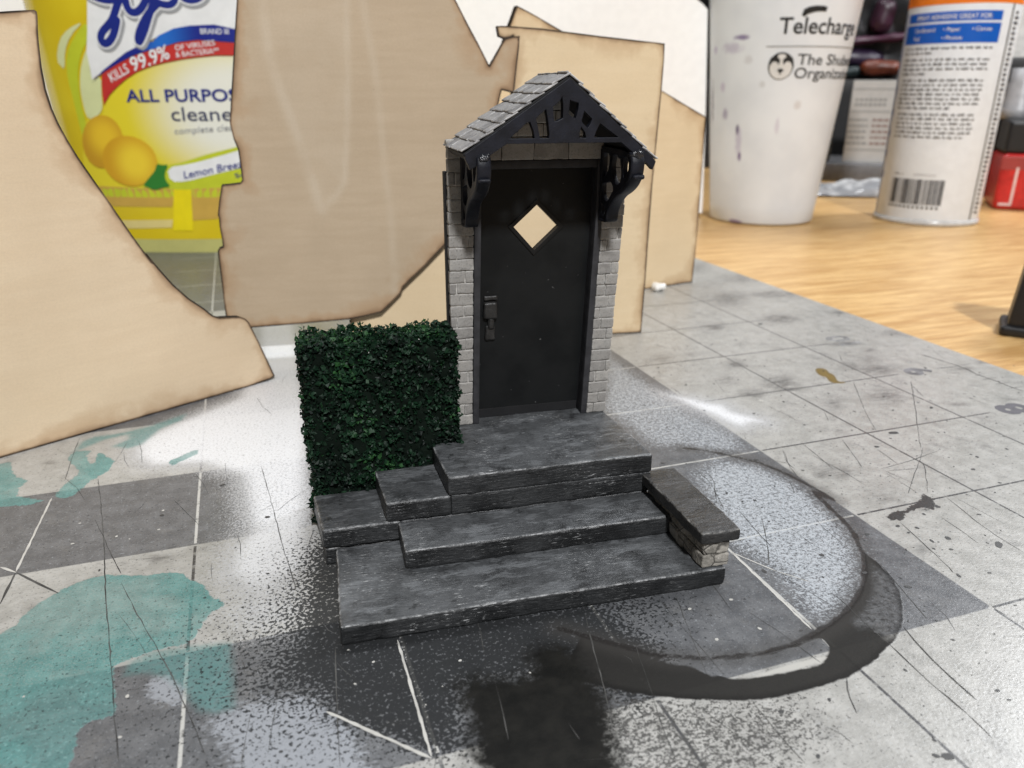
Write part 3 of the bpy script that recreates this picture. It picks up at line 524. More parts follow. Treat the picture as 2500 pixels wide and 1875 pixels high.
# smudges of graphite and ink
sg = M.math('MULTIPLY', M.math('MULTIPLY', M.attr('smudge'), 1.8, True), M.step(M.noise(M.coord((1, 3.2, 1), (0, 0, .5)), 7, 5, .7), .28, .62))
base = M.mix(M.math('MULTIPLY', sg, .9), base, (.085, .083, .08))
base = M.mix(M.math('MULTIPLY', M.step(M.noise(P, 3.4, 7, .78), .52, .68), .5), base, (.14, .137, .133))
# sprayed silver and white; glare on the mat is painted into the white
d = M.math('SUBTRACT', M.attr('silver'), speck2)
base = M.mix(M.step(d, -.30, .32, 0, .85), base, (.46, .49, .52))
lv = M.math('SUBTRACT', M.attr('lavender'), M.math('MULTIPLY', M.step(M.noise(M.coord((1, 1.8, 1), (0, 0, .5)), 24, 4, .7), .3, .7), .6))
base = M.mix(M.step(lv, -.12, .35, 0, .9), base, (.275, .29, .315))
wf = M.math('SUBTRACT', M.attr('white'), M.math('MULTIPLY', speck, 1.0))
base = M.mix(M.step(wf, -.25, .55, 0, .96), base, M.mix(M.step(M.attr('white'), .75, 1.08), (.43, .435, .445), (.70, .71, .73)))
# teal paint
tn = M.math('ADD', M.attr('teal'), M.math('MULTIPLY', M.math('SUBTRACT', M.noise(P, 26, 4, .65), .5), .06))
tf = M.step(tn, -.004, .006)
tcol = M.mix(M.step(mid, .3, .7), (.065, .195, .19), (.105, .26, .25))
tcol = M.mix(M.math('MULTIPLY', M.step(M.voro(M.coord((1, 2.2, 1), (0, 0, .45)), 15), .06, .26, .95, 0), M.step(X[1], .3, 1.3, 1, .25)), tcol, (.03, .07, .07))
tcol = M.mix(M.step(M.noise(P, 60, 2), .57, .70, 0, .45), tcol, (.27, .44, .43))
thin = M.math('MULTIPLY', M.step(M.noise(P, 2.3, 3), .42, .60, 1, .74), M.step(M.math('ADD', M.math('MULTIPLY', M.noise(P, 60, 4, .75), .6), M.math('MULTIPLY', grit, .4)), .36, .56, .62, 1))
base = M.mix(M.math('MULTIPLY', tf, thin), base, tcol)
base = M.mix(M.math('MULTIPLY', M.attr('teal_haze'), M.step(M.noise(P, 40, 3, .7), .28, .55, .5, .95)), base, (.085, .215, .21))
# black overspray, spatter, pool and wet ring
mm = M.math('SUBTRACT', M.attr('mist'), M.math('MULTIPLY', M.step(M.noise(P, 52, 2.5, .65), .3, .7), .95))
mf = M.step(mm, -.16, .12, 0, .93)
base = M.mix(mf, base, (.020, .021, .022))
spn = M.step(M.math('ADD', M.math('MULTIPLY', M.noise(M.coord((1.0, 1.6, 1), (0, 0, .3)), 24, 6, .78), .55), M.math('MULTIPLY', M.noise(P, 75, 4, .7), .45)), .36, .64)
ss = M.math('SUBTRACT', M.attr('spatter'), spn)
base = M.mix(M.step(ss, -.10, .09, 0, .92), base, (.04, .038, .035))
rn = M.math('ADD', M.attr('ring'), M.math('MULTIPLY', M.math('SUBTRACT', M.noise(P, 16, 4), .5), .03))
rf = M.math('MULTIPLY', M.step(rn, -.006, .010), M.math('SUBTRACT', .985, M.math('MULTIPLY', M.attr('ring_thin'), M.step(M.noise(P, 26, 4, .7), .3, .62, .15, .62))))
rcol = M.mix(M.step(M.attr('ring_edge'), .0, .05), (.010, .0095, .009), (.021, .020, .0185))
base = M.mix(rf, base, rcol)
rl = M.math('ADD', M.attr('ring_line'), M.math('MULTIPLY', M.math('SUBTRACT', M.noise(P, 9, 3), .5), .03))
base = M.mix(M.step(rl, .0, .13, .55, 0), base, (.05, .047, .044))
base = M.mix(M.step(rl, .010, .022, .95, 0), base, (.022, .020, .019))
base = M.mix(M.step(M.attr('sliver'), -.004, .008), base, (.42, .41, .38))
pn = M.math('ADD', M.attr('pool'), M.math('MULTIPLY', M.math('SUBTRACT', M.noise(P, 20, 6, .75), .5), .24))
pf = M.step(pn, -.07, .07)
base = M.mix(pf, base, M.mix(M.step(mid, .3, .7), (.006, .006, .0055), (.013, .0125, .011)))
sn = M.math('ADD', M.attr('splat'), M.math('MULTIPLY', M.math('SUBTRACT', M.noise(P, 45, 3), .5), .05))
base = M.mix(M.step(sn, -.004, .004), base, (.03, .03, .03))
base = M.mix(M.step(M.attr('brown'), -.006, .006), base, M.mix(mid, (.10, .065, .012), (.24, .17, .05)))
M.color(base)
blk = M.math('MAXIMUM', M.math('MAXIMUM', rf, pf), mf)
rg = M.mix(blk, (.29, .29, .29), (.50, .50, .50))
M._set(M.b.inputs['Specular IOR Level'], M.step(blk, 0, 1, .42, .07))
rg = M.mix(M.step(mid, .3, .7, 0, .35), rg, (.48, .48, .48))
M.rough(rg)
hh = M.math('ADD', M.math('MULTIPLY', fine, .6), M.math('MULTIPLY', tf, .9))
hh = M.math('ADD', hh, M.math('MULTIPLY', M.math('MAXIMUM', rf, pf), .5))
M.bump(hh, .35, .006)
ink = simple('dry_ink', (.03, .03, .03), .5); cut = simple('knife_cut', (.062, .061, .058), .7, .2, .6, 5)
pale = simple('worn_print', (.45, .44, .41), .55); rim_m = simple('mat_rim', (.2, .2, .2), .6)
palecut = simple('pale_scratch', (.10, .10, .10), .6); num_m = simple('printed_ink', (.075, .073, .085), .5)
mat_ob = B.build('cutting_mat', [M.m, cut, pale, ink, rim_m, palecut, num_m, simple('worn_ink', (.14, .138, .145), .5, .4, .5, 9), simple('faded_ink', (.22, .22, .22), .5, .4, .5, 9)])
tag(mat_ob, 'grey gridded cutting mat stained with teal, white and black paint, lying on the wooden desk', 'cutting mat')

# ================================================================ THE MINIATURE ENTRANCE
ENT = empty('miniature_entrance', (O_MODEL[0], O_MODEL[1], 0.0), RZ_MODEL)
tag(ENT, 'miniature dark stone steps and black front door with small gabled porch and clipped hedge', 'miniature building')

def paint_stone(name, lo, hi, grain=(2.2, 16, 16), wearcol=(.56, .565, .565), scuff=.75, rough=.40, dry_sheen_lift=3.3):
    M = Mat(name, rough, .5)
    P = M.coord(); G = M.coord(grain)
    blot = M.noise(P, 3.2, 5, .62); gr = M.noise(G, 6, 4, .65); fn = M.noise(P, 70, 2, .6)
    c = M.mix(M.step(blot, .36, .64), lo, hi)
    geo = M.node('ShaderNodeNewGeometry'); sp = M.node('ShaderNodeSeparateXYZ'); M.nt.links.new(geo.outputs['True Normal'], sp.inputs[0])
    up = M.step(sp.outputs[2], .55, .85)
    dry_sheen = M.math('MULTIPLY', up, M.step(M.noise(P, 5, 5, .7), .30, .62, .25, 1))  # up-facing faces lightened: drybrush plus overhead sheen put into the colour
    c = M.mix(M.math('MULTIPLY', dry_sheen, .85), c, tuple(x * dry_sheen_lift for x in hi))
    pt = M.step(M.noise(M.coord((1.4, 4, 4)), 3.1, 6, .72), .50, .60)
    c = M.mix(M.math('MULTIPLY', M.math('MULTIPLY', pt, up), .6), c, tuple(x * dry_sheen_lift * 1.7 for x in hi))
    c = M.mix(M.step(gr, .52, .70, 0, .45), c, tuple(min(1, x * 2.0) for x in hi))
    c = M.mix(M.step(gr, .30, .42, .75, 0), c, tuple(x * .35 for x in lo))
    c = M.mix(M.step(M.noise(P, 9, 4, .7), .58, .70, 0, .65), c, tuple(x * .45 for x in lo))
    w = M.math('MULTIPLY', M.attr('wear'), M.step(M.noise(P, 19, 5, .75), .42, .62))
    w = M.math('MULTIPLY', w, M.math('ADD', M.math('MULTIPLY', M.step(sp.outputs[2], .3, .7), .92), .06))
    fl = M.math('MULTIPLY', M.step(M.noise(M.coord((3.2, 26, 26)), 5, 3, .75), .60, .68), scuff)
    fl = M.math('MULTIPLY', fl, M.step(M.noise(P, 2.4, 2), .45, .62))
    c = M.mix(M.math('MAXIMUM', M.math('MULTIPLY', w, .85), fl), c, wearcol)
    M.color(c)
    M.rough(M.mix(M.step(blot, .35, .65), (rough - .08,) * 3, (rough + .12,) * 3))
    h = M.math('ADD', M.math('MULTIPLY', gr, .8), M.math('MULTIPLY', fn, .35))
    M.bump(h, .7, .012)
    return M.m
stone = paint_stone('painted_step', (.0085, .0090, .0096), (.0275, .0288, .0302))
stone_b = paint_stone('painted_cap', (.0115, .0113, .011), (.024, .0235, .023), (4, 7, 7), (.30, .29, .27), .3, dry_sheen_lift=1.5)

def block(name, c0, c1, r=.013, cell=.020, amp=.0055, fn=None, seed=0.0, wob=.010, m=None, wear=1.0):
    B = Buf(); rbox(B, c0, c1, r, cell, amp, 9.0, seed, fn, 0, .5, wob, wear)
    return B.build(name, m or stone, ENT, True)
block('front_step', (0, 0, 0.007), (2.063, .712, .117), seed=1)
def fA(p):                                             # the left flank runs a little outwards to the back
    p = np.array(p); t = (p[1] - .70) / .43
    k = 1 - np.clip((p[0] + .06) / 1.9, 0, 1); p[0] -= .045 * t * k; return p
block('plinth', (-.052, .722, .001), (1.90, 1.46, .112), fn=fA, seed=2)
block('middle_step', (.367, .392, .119), (1.917, .704, .237), seed=3)
block('lower_side_block', (-.060, .706, .116), (.374, 1.135, .239), fn=fA, seed=4)
block('riser', (.376, .710, .116), (1.905, 1.135, .236), seed=14, wear=0.0, wob=.002)
def fB(p):
    p = np.array(p); t = (p[1] - .70) / .43
    k = 1 - np.clip((p[0] - .298) / 1.6, 0, 1); p[0] -= .028 * t * k; return p
block('upper_side_block', (.298, .702, .240), (.672, 1.138, .364), fn=fB, seed=5)
block('riser', (.674, .7045, .238), (1.913, 1.138, .3655), seed=15, wear=0.0, wob=.002, r=.006)
def fL(p):
    p = np.array(p); t = (p[1] - .70) / .72; u = np.clip((p[0] - .66) / 1.26, 0, 1)
    p[0] -= t * (.052 * u + .052 * (1 - u)); return p
block('landing', (.660, .700, .366), (1.922, 1.56, .488), fn=fL, seed=6)

# --- low brick wall at the right of the steps
mason = Mat('rubble_stone', .75, .3)
P = mason.coord(); n1 = mason.noise(P, 9, 5, .65); n2 = mason.noise(P, 40, 3, .6)
c = mason.mix(mason.step(n1, .35, .65), (.155, .145, .127), (.32, .30, .265))
c = mason.mix(mason.step(n2, .58, .70, 0, .6), c, (.50, .47, .43))
c = mason.mix(mason.step(mason.voro(P, 7, 'DISTANCE_TO_EDGE'), .0, .022, .8, 0), c, (.03, .027, .024))
mason.color(c).bump(mason.math('ADD', n2, mason.math('MULTIPLY', mason.step(mason.voro(P, 7, 'DISTANCE_TO_EDGE'), 0, .04), .8)), .7, .014)
def fW(p):
    p = np.array(p); p[0] -= .045 * (p[1] - .1); return p
B = Buf()
for i, (z0, z1) in enumerate(((.118, .200), (.202, .287))):
    ys_ = [.014] + sorted(rnd.uniform(.12, .62) for _ in range(2 + i % 2)) + [.70]
    for k in range(len(ys_) - 1):
        rbox(B, (1.922 + rnd.uniform(-.006, .004), ys_[k] + .002, z0), (2.078 + rnd.uniform(-.004, .006), ys_[k + 1] - .002, z1), .010, .016, .008, 13, rnd.uniform(0, 50), fW, 0, rnd.random())
LW = B.build('low_wall', mason.m, ENT, True)
B = Buf(); rbox(B, (1.882, -.014, .288), (2.117, .742, .360), .014, .016, .006, 9, 7.7, fW, 0, .5, .004)
B.build('wall_cap', stone_b, LW, True)

# --- brick piers, lintel, gable wall
brick = Mat('grey_brick', .7, .3)
P = brick.coord(); n1 = brick.noise(P, 16, 4, .65); n2 = brick.noise(P, 85, 3, .65)
t = brick.attr('tint')
c = brick.mix(t, (.20, .19, .18), (.35, .335, .31))
c = brick.mix(brick.step(n1, .38, .66), c, (.27, .26, .245))
c = brick.mix(brick.step(n2, .52, .66, 0, .55), c, (.13, .125, .12))
w = brick.math('MULTIPLY', brick.attr('wear'), brick.step(brick.noise(P, 28, 3, .7), .33, .55))
c = brick.mix(brick.math('MULTIPLY', w, .6), c, (.56, .545, .52))
brick.color(c).bump(brick.math('ADD', n2, n1), .5, .006)
mortar = simple('pale_mortar', (.44, .425, .40), .8, .2, .25, 30)
soot = simple('black_card', (.012, .012, .013), .7, .25)
LX = ([.815, .945, 1.732, 1.868], [0.0, .023, .040, .050])
def fwall(p):
    p = np.array(p); k = float(np.interp(p[0], *LX)); p[0] += k * min(p[2] - .49, 1.35); return p
YF = 1.40
def pier(name, x0, x1, seed):
    R = random.Random(seed); B = Buf(); z = .489; row = 0
    rbox(B, (x0 + .006, YF + .010, .489), (x1 - .004, YF + .05, 2.27), .002, .2, 0, fn=fwall, mi=1)
    while z < 2.27:
        h = .0735 + R.uniform(-.004, .004); z1 = min(z + h, 2.285)
        cut_ = (.28, .72, None)[row % 3] if R.random() < .75 else R.choice([.4, .6, None])
        xs_ = [x0, x1] if cut_ is None else [x0, x0 + (x1 - x0) * (cut_ + R.uniform(-.08, .08)), x1]
        for a, b in zip(xs_, xs_[1:]):
            rbox(B, (a + .0015 + R.uniform(-.002, .002), YF + R.uniform(-.004, .004), z + .002), (b - .0015, YF + .052, z1 - .0015), .006, .014, .0035, 22, R.uniform(0, 90), fwall, 0, R.random())
        z = z1; row += 1
    return B.build(name, [brick.m, mortar], ENT, True)
pier('brick_pier', .815, .943, 3)
pier('brick_pier', 1.734, 1.868, 8)
B = Buf(); x = .945
while x < 1.732:
    x1 = min(x + rnd.uniform(.16, .215), 1.733)
    if 1.733 - x1 < .06: x1 = 1.733
    rbox(B, (x + .0015, YF + rnd.uniform(-.003, .003), 2.163), (x1 - .0015, YF + .05, 2.292), .006, .018, .003, 16, rnd.uniform(0, 90), fwall, 0, rnd.random() * .6); x = x1
B.build('brick_lintel', [brick.m], ENT, True)
B = Buf()                                              # gable wall: courses stepped up under the roof
z = 2.296
while z < 2.56:
    hw = (2.60 - z - .05) * 1.30; x = 1.385 - hw
    while x < 1.385 + hw - .02:
        x1 = min(x + rnd.uniform(.13, .2), 1.385 + hw)
        rbox(B, (x + .0015, YF, z), (x1 - .0015, YF + .05, z + .071), .006, .02, .003, 16, rnd.uniform(0, 90), None, 0, rnd.random() * .6); x = x1
    z += .0735
B.build('gable_wall', [brick.m], ENT, True)
B = Buf()                                              # black card carcass behind the bricks
rbox(B, (.806, YF + .056, .10), (.955, YF + .115, 2.10), .004, .3, fn=fwall)
rbox(B, (1.722, YF + .054, .489), (1.875, YF + .125, 2.24), .004, .3, fn=fwall)
rbox(B, (.96, YF + .054, 2.17), (1.76, YF + .12, 2.30), .004, .3, fn=fwall)
V = [(.93, 2.301), (1.83, 2.301), (1.392, 2.58)]
n0 = [(x, YF + .056, z) for x, z in V] + [(x, YF + .12, z) for x, z in V]
B.add(n0, [(0, 1, 2), (3, 5, 4), (0, 3, 4, 1), (1, 4, 5, 2), (2, 5, 3, 0)])
B.build('carcass', [soot], ENT)

# --- door
dpaint = Mat('door_paint', .42, .16)
P = dpaint.coord()
c = dpaint.mix(dpaint.step(dpaint.noise(P, 3, 4), .35, .65), (.0055, .0062, .0066), (.0095, .0102, .0106))
c = dpaint.mix(dpaint.step(dpaint.noise(P, 38, 2, .5), .76, .79), c, (.10, .10, .10))
dpaint.color(c).bump(dpaint.noise(P, 45, 3), .12, .004)
fpaint = simple('frame_paint', (.030, .030, .033), .5, .25, .25, 14, .15)
bpaint = simple('porch_paint', (.008, .009, .014), .5, .25, .35, 12, .2)
YD = 1.492
dia = [(1.345, 1.892), (1.200, 1.757), (1.337, 1.606), (1.488, 1.750)]
outer = [(.955, .555), (1.725, .555), (1.725, 2.16), (.955, 2.16)]
V, F = curve_solid('door', [outer, resample(dia, .03)], .052)
B = Buf(); B.add([fwall((x, YD + .026 + y, z)) for x, y, z in V], F)
DOOR = B.build('door', dpaint.m, ENT)
dc = np.array(dia).mean(0)
V, F = curve_solid('window_frame', [resample([tuple(dc + (np.array(p) - dc) * 1.20) for p in dia], .03), resample([tuple(dc + (np.array(p) - dc) * 1.005) for p in dia], .03)], .016, .002)
B = Buf(); B.add([fwall((x, YD + y, z)) for x, y, z in V], F)
B.build('window_frame', simple('window_paint', (.006, .0065, .007), .4, .25), DOOR)
B = Buf()
for c0, c1 in (((1.022, YD - .016, 1.296), (1.112, YD + .004, 1.330)), ((1.020, YD - .038, 1.180), (1.108, YD + .004, 1.290)), ((1.034, YD - .020, 1.035), (1.100, YD + .004, 1.135)), ((1.050, YD - .034, 1.110), (1.090, YD, 1.19))):
    rbox(B, c0, c1, .014, .012, .004, 20, rnd.uniform(0, 9), fwall)
B.build('door_handle', simple('handle_paint', (.016, .0155, .015), .42, .5, .3, 20, .3), DOOR, True)
B = Buf()
rbox(B, (.944, YF - .004, .489), (.984, YD + .05, 2.162), .004, .05, .001, fn=fwall, mi=0)
rbox(B, (1.692, YF - .004, .489), (1.7325, YD + .05, 2.162), .004, .05, .001, fn=fwall, mi=0)
rbox(B, (.985, YF - .002, 2.112), (1.691, YD + .05, 2.1615), .004, .05, .001, fn=fwall, mi=0)
B.build('door_frame', fpaint, ENT, True)
B = Buf(); rbox(B, (.985, YD + .002, .4885), (1.691, YD + .05, .553), .003, .1, fn=fwall)
B.build('threshold', soot, ENT)

# --- porch roof
AP, EL, ER = np.array((1.395, 2.628)), np.array((.832, 2.246)), np.array((1.902, 2.196))
Y0, Y1 = .935, 1.505
shingle = Mat('weathered_shingle', .6, .4)
P = shingle.coord(); n1 = shingle.noise(P, 12, 4, .65); n2 = shingle.noise(shingle.coord((9, 30, 9)), 5, 4, .7)
c = shingle.mix(shingle.attr('tint'), (.12, .118, .122), (.28, .276, .28))
c = shingle.mix(shingle.step(n1, .4, .64), c, (.27, .265, .265))
c = shingle.mix(shingle.step(n2, .52, .66, 0, .7), c, (.46, .45, .45))
w = shingle.math('MULTIPLY', shingle.attr('wear'), shingle.step(n1, .42, .58))
c = shingle.mix(w, c, (.62, .61, .60))
shingle.color(c).bump(shingle.math('ADD', n1, n2), .5, .008)
for side, E in ((0, EL), (1, ER)):
    t = AP - E; L = float(np.hypot(*t)); t = t / L
    nrm = np.array((-t[1], t[0])) if t[0] > 0 else np.array((t[1], -t[0]))
    if nrm[1] < 0: nrm = -nrm
    def fr(p, E=E, t=t, nrm=nrm):
        q = E + t * p[0] + nrm * p[2]; return np.array((q[0], p[1], q[1]))
    B = Buf(); rbox(B, (-.012, Y0 + .004, -.040), (L - .010, Y1, -.004), .004, .08, .001, fn=fr)
    D = B.build('roof_slope', soot, ENT)
    B = Buf(); rows = 8; hgt = L / rows
    for i in range(rows):
        cuts = [Y0 - rnd.uniform(0, .004)] + sorted([Y0 + .57 * (f + rnd.uniform(-.07, .07)) for f in ((.33, .68) if i % 2 else (.18, .52, .84))]) + [Y1 + .004]
        for a, b in zip(cuts, cuts[1:]):
            lift = rnd.uniform(0, .003); jt = rnd.uniform(-.006, .006)
            def fs(p, i=i, lift=lift, jt=jt, fr=fr):
                u = (p[0]) / (hgt * 1.35); return fr((i * hgt - .014 + jt + p[0], p[1], p[2] + .012 * (1 - u) - .005 + lift))
            rbox(B, (0, a + .0012, 0), (hgt * 1.35, b - .0012, .010), .0045, .022, .003, 18, rnd.uniform(0, 99), fs, 0, rnd.random(), 0)
    B.build('shingles', shingle.m, D, True)

# --- open sunburst gable screen
scr = [(1.395, 2.605), (1.885, 2.204), (1.908, 2.180), (1.893, 2.142), (1.862, 2.172), (1.800, 2.214), (1.700, 2.288), (1.058, 2.288), (.968, 2.232), (.930, 2.200), (.862, 2.160), (.838, 2.214), (.836, 2.236)]
holes = [[(1.066, 2.309), (1.120, 2.352), (1.165, 2.392), (1.186, 2.396), (1.205, 2.350), (1.213, 2.309)],
         [(1.238, 2.309), (1.226, 2.360), (1.214, 2.412), (1.240, 2.436), (1.272, 2.460), (1.284, 2.400), (1.294, 2.330), (1.290, 2.309)],
         [(1.306, 2.468), (1.344, 2.500), (1.358, 2.528), (1.366, 2.480), (1.366, 2.410), (1.335, 2.395), (1.314, 2.392)],
         [(1.398, 2.505), (1.452, 2.488), (1.450, 2.455), (1.436, 2.406), (1.408, 2.420), (1.394, 2.430)],
         [(1.480, 2.452), (1.530, 2.408), (1.520, 2.380), (1.505, 2.358), (1.478, 2.380), (1.466, 2.396)],
         [(1.468, 2.372), (1.492, 2.340), (1.500, 2.309), (1.456, 2.309), (1.458, 2.345)],
         [(1.572, 2.388), (1.690, 2.309), (1.540, 2.309), (1.548, 2.340)]]
V, F = curve_solid('gable_screen', [scr] + holes, .040, .0025)
B = Buf(); B.add([(x, .950 + y, z) for x, y, z in V], F)
B.build('gable_screen', bpaint, ENT)

# --- pierced scroll brackets
gloss = simple('wet_black', (.013, .014, .018), .22, .6, .3, 20, .35)
def bracket(x0):
    x1 = x0 + .074; xm = x0 + .030
    side = [(1.40, 2.236), (.985, 2.236), (.935, 2.20), (.925, 2.150), (.940, 2.108), (.965, 2.080), (1.0, 2.050), (1.06, 2.018), (1.13, 1.990), (1.19, 1.952), (1.235, 1.905), (1.262, 1.860), (1.268, 1.812), (1.30, 1.803), (1.40, 1.803)]
    hl = [[(1.03, 2.205), (.975, 2.205), (.952, 2.150), (.985, 2.098), (1.03, 2.075), (1.045, 2.14)],
          [(1.20, 2.205), (1.09, 2.205), (1.065, 2.14), (1.06, 2.065), (1.12, 2.030), (1.19, 2.06), (1.225, 2.13)],
          [(1.36, 2.205), (1.25, 2.205), (1.255, 2.12), (1.30, 2.07), (1.36, 2.06)],
          [(1.36, 2.025), (1.29, 2.035), (1.23, 2.055), (1.165, 2.01), (1.22, 1.96), (1.27, 1.915), (1.36, 1.945)],
          [(1.36, 1.915), (1.29, 1.885), (1.295, 1.835), (1.36, 1.835)]]
    V, F = curve_solid('bracket', [chaikin(side + side[:1], 1)[:-1]] + [chaikin(h + h[:1], 1)[:-1] for h in hl], .026, .002)
    B = Buf(); B.add([(x0 + .017 + dpt, y, z) for y, dpt, z in V], F)
    # front scroll band
    path = chaikin([(.955, 2.238), (.918, 2.195), (.916, 2.150), (.930, 2.106), (.955, 2.074), (.99, 2.045), (1.05, 2.012), (1.12, 1.986), (1.18, 1.948), (1.227, 1.902), (1.256, 1.855), (1.263, 1.812), (1.30, 1.803), (1.39, 1.803)], 2)
    wd = .0125; n = len(path); V = []; F = []
    for i, p in enumerate(path):
        a = path[max(0, i - 1)]; b = path[min(n - 1, i + 1)]; dx, dy = b[0] - a[0], b[1] - a[1]; L = math.hypot(dx, dy)
        ny_, nz_ = -dy / L, dx / L; k = wd * (1 + .35 * math.sin(i / n * 6.3))
        for sx in (x0 - .003, x0 + .008, x1 - .008, x1):
            kk = k * (.6 if sx in (x0 - .003, x1) else 1.0)
            V += [(sx, p[0] - ny_ * kk, p[1] - nz_ * kk), (sx, p[0] + ny_ * kk, p[1] + nz_ * kk)]
    for i in range(n - 1):
        o = i * 8; q = o + 8
        for j in range(3):
            F.append((o + 2 * j, o + 2 * j + 2, q + 2 * j + 2, q + 2 * j)); F.append((o + 2 * j + 1, q + 2 * j + 1, q + 2 * j + 3, o + 2 * j + 3))
        F.append((o, q, q + 1, o + 1)); F.append((o + 6, o + 7, q + 7, q + 6))
    F.append((0, 1, 3, 2)); F.append((2, 3, 5, 4)); F.append((4, 5, 7, 6)); e = (n - 1) * 8
    F += [(e, e + 2, e + 3, e + 1), (e + 2, e + 4, e + 5, e + 3), (e + 4, e + 6, e + 7, e + 5)]
    B.add(V, F)
    rbox(B, (x0 + .004, .884, 2.090), (x1 - .004, .935, 2.114), .010, .012, .004, 20, x0 * 9)          # knob of the scroll
    rbox(B, (x0 + .002, 1.285, 1.797), (x1 - .004, 1.399, 1.842), .018, .014, .004, 20, x0 * 7)               # foot
    rbox(B, (x0 - .002, 1.372, 1.81), (x0 + .036, 1.3995, 2.225), .006, .03, .002, 20, x0)             # wall strip
    rbox(B, (x0 + .004, .900, 2.185), (x1 + .004, .985, 2.245), .026, .010, .014, 24, x0 * 5, None, 1)  # lumpy glued head
    return B.build('roof_bracket', [bpaint, gloss], ENT, True)
bracket(.895); bracket(1.760)

# --- clipped hedge
leafm = Mat('hedge_leaf', .55, .35)
t = leafm.attr('tint')
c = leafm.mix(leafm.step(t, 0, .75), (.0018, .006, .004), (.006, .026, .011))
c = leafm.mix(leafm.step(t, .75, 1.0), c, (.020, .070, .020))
c = leafm.mix(leafm.step(t, 1.2, 1.3), c, (.62, .62, .58))  # a few white leaves: glints of light put into leaf colour
leafm.color(c); leafm.b.inputs['Roughness'].default_value = .55; leafm.b.inputs['Specular IOR Level'].default_value = .22
core = simple('hedge_core', (.0035, .007, .0045), .9, .1)
HB = ((-.098, 1.142, .001), (.800, 1.425, 1.185))
R = random.Random(5)
B = Buf(); rbox(B, (HB[0][0] + .02, HB[0][1] + .012, .001), (HB[1][0] - .02, HB[1][1] - .02, HB[1][2] - .025), .03, .05, .02, 9, 2.0, mi=1)
def leaf(p, nrm, s, tint):
    nv = (Vector(nrm) + Vector((R.gauss(0, 1.1), R.gauss(0, 1.1), R.gauss(0, 1.1)))).normalized()
    a = nv.orthogonal().normalized(); b = nv.cross(a); th = R.uniform(0, 6.28)
    u = a * math.cos(th) + b * math.sin(th); w = nv.cross(u)
    n = R.choice((4, 5, 6)); V = []
    for k in range(n):
        an = 6.283 * k / n + R.uniform(-.35, .35); q = s * R.uniform(.35, 1.15)
        V.append(Vector(p) + u * (q * math.cos(an)) + w * (q * math.sin(an) * .8) + nv * R.uniform(-.4, .55) * s)
    V.append(Vector(p) + nv * s * R.uniform(-.1, .5))
    B.add([tuple(x) for x in V], [(k, (k + 1) % n, n) for k in range(n)], 0, tint=tint)
def hshape(p):
    x, y, z = p
    k = .042 * mnoise.noise(Vector((x * 13, y * 13, z * 17))) + .012 * mnoise.noise(Vector((x * 2.6, y * 3, z * 2.6 + 4)))
    return k
for face, cnt in (('f', 6800), ('t', 3000), ('l', 2400), ('r', 2000), ('b', 500)):
    for _ in range(cnt):
        x = R.uniform(HB[0][0], HB[1][0]); y = R.uniform(HB[0][1], HB[1][1]); z = R.uniform(.02, HB[1][2])
        if face == 'f': p, n_ = [x, HB[0][1], z], (0, -1, 0.25)
        elif face == 'b': p, n_ = [x, HB[1][1], z], (0, 1, 0.2)
        elif face == 't': p, n_ = [x, y, HB[1][2]], (0, 0, 1)
        elif face == 'l': p, n_ = [HB[0][0], y, z], (-1, 0, 0.2)
        else: p, n_ = [HB[1][0], y, z], (1, 0, 0.2)
        k = hshape(p) + R.uniform(-.036, .012)
        p = [p[i] + n_[i] * k for i in range(3)]
        if p[0] > .79 and p[1] > 1.39: continue
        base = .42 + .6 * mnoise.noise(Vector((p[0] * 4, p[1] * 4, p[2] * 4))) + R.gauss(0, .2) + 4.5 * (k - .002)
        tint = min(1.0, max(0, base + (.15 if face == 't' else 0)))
        if R.random() < .0016: tint = 1.3
        leaf(p, n_, R.uniform(.011, .026) * (.4 if tint > 1.2 else 1), tint)
for _ in range(330):                                    # stray tufts on the arrises
    e = R.choice('tlrf'); x = R.uniform(HB[0][0], HB[1][0]); z = R.uniform(.05, HB[1][2])
    p = {'t': (x, HB[0][1] + R.uniform(0, .25), HB[1][2] + R.uniform(.0, .03)), 'l': (HB[0][0] - R.uniform(0, .022), HB[0][1] + R.uniform(0, .2), z),
         'r': (HB[1][0] + R.uniform(-.005, .018), HB[0][1] + R.uniform(-.01, .1), max(z, .5)), 'f': (x, HB[0][1] - R.uniform(.0, .02), z)}[e]
    leaf(p, (0, -.3, 1), R.uniform(.012, .024), R.uniform(.1, .9))
B.build('hedge', [leafm.m, core], ENT)

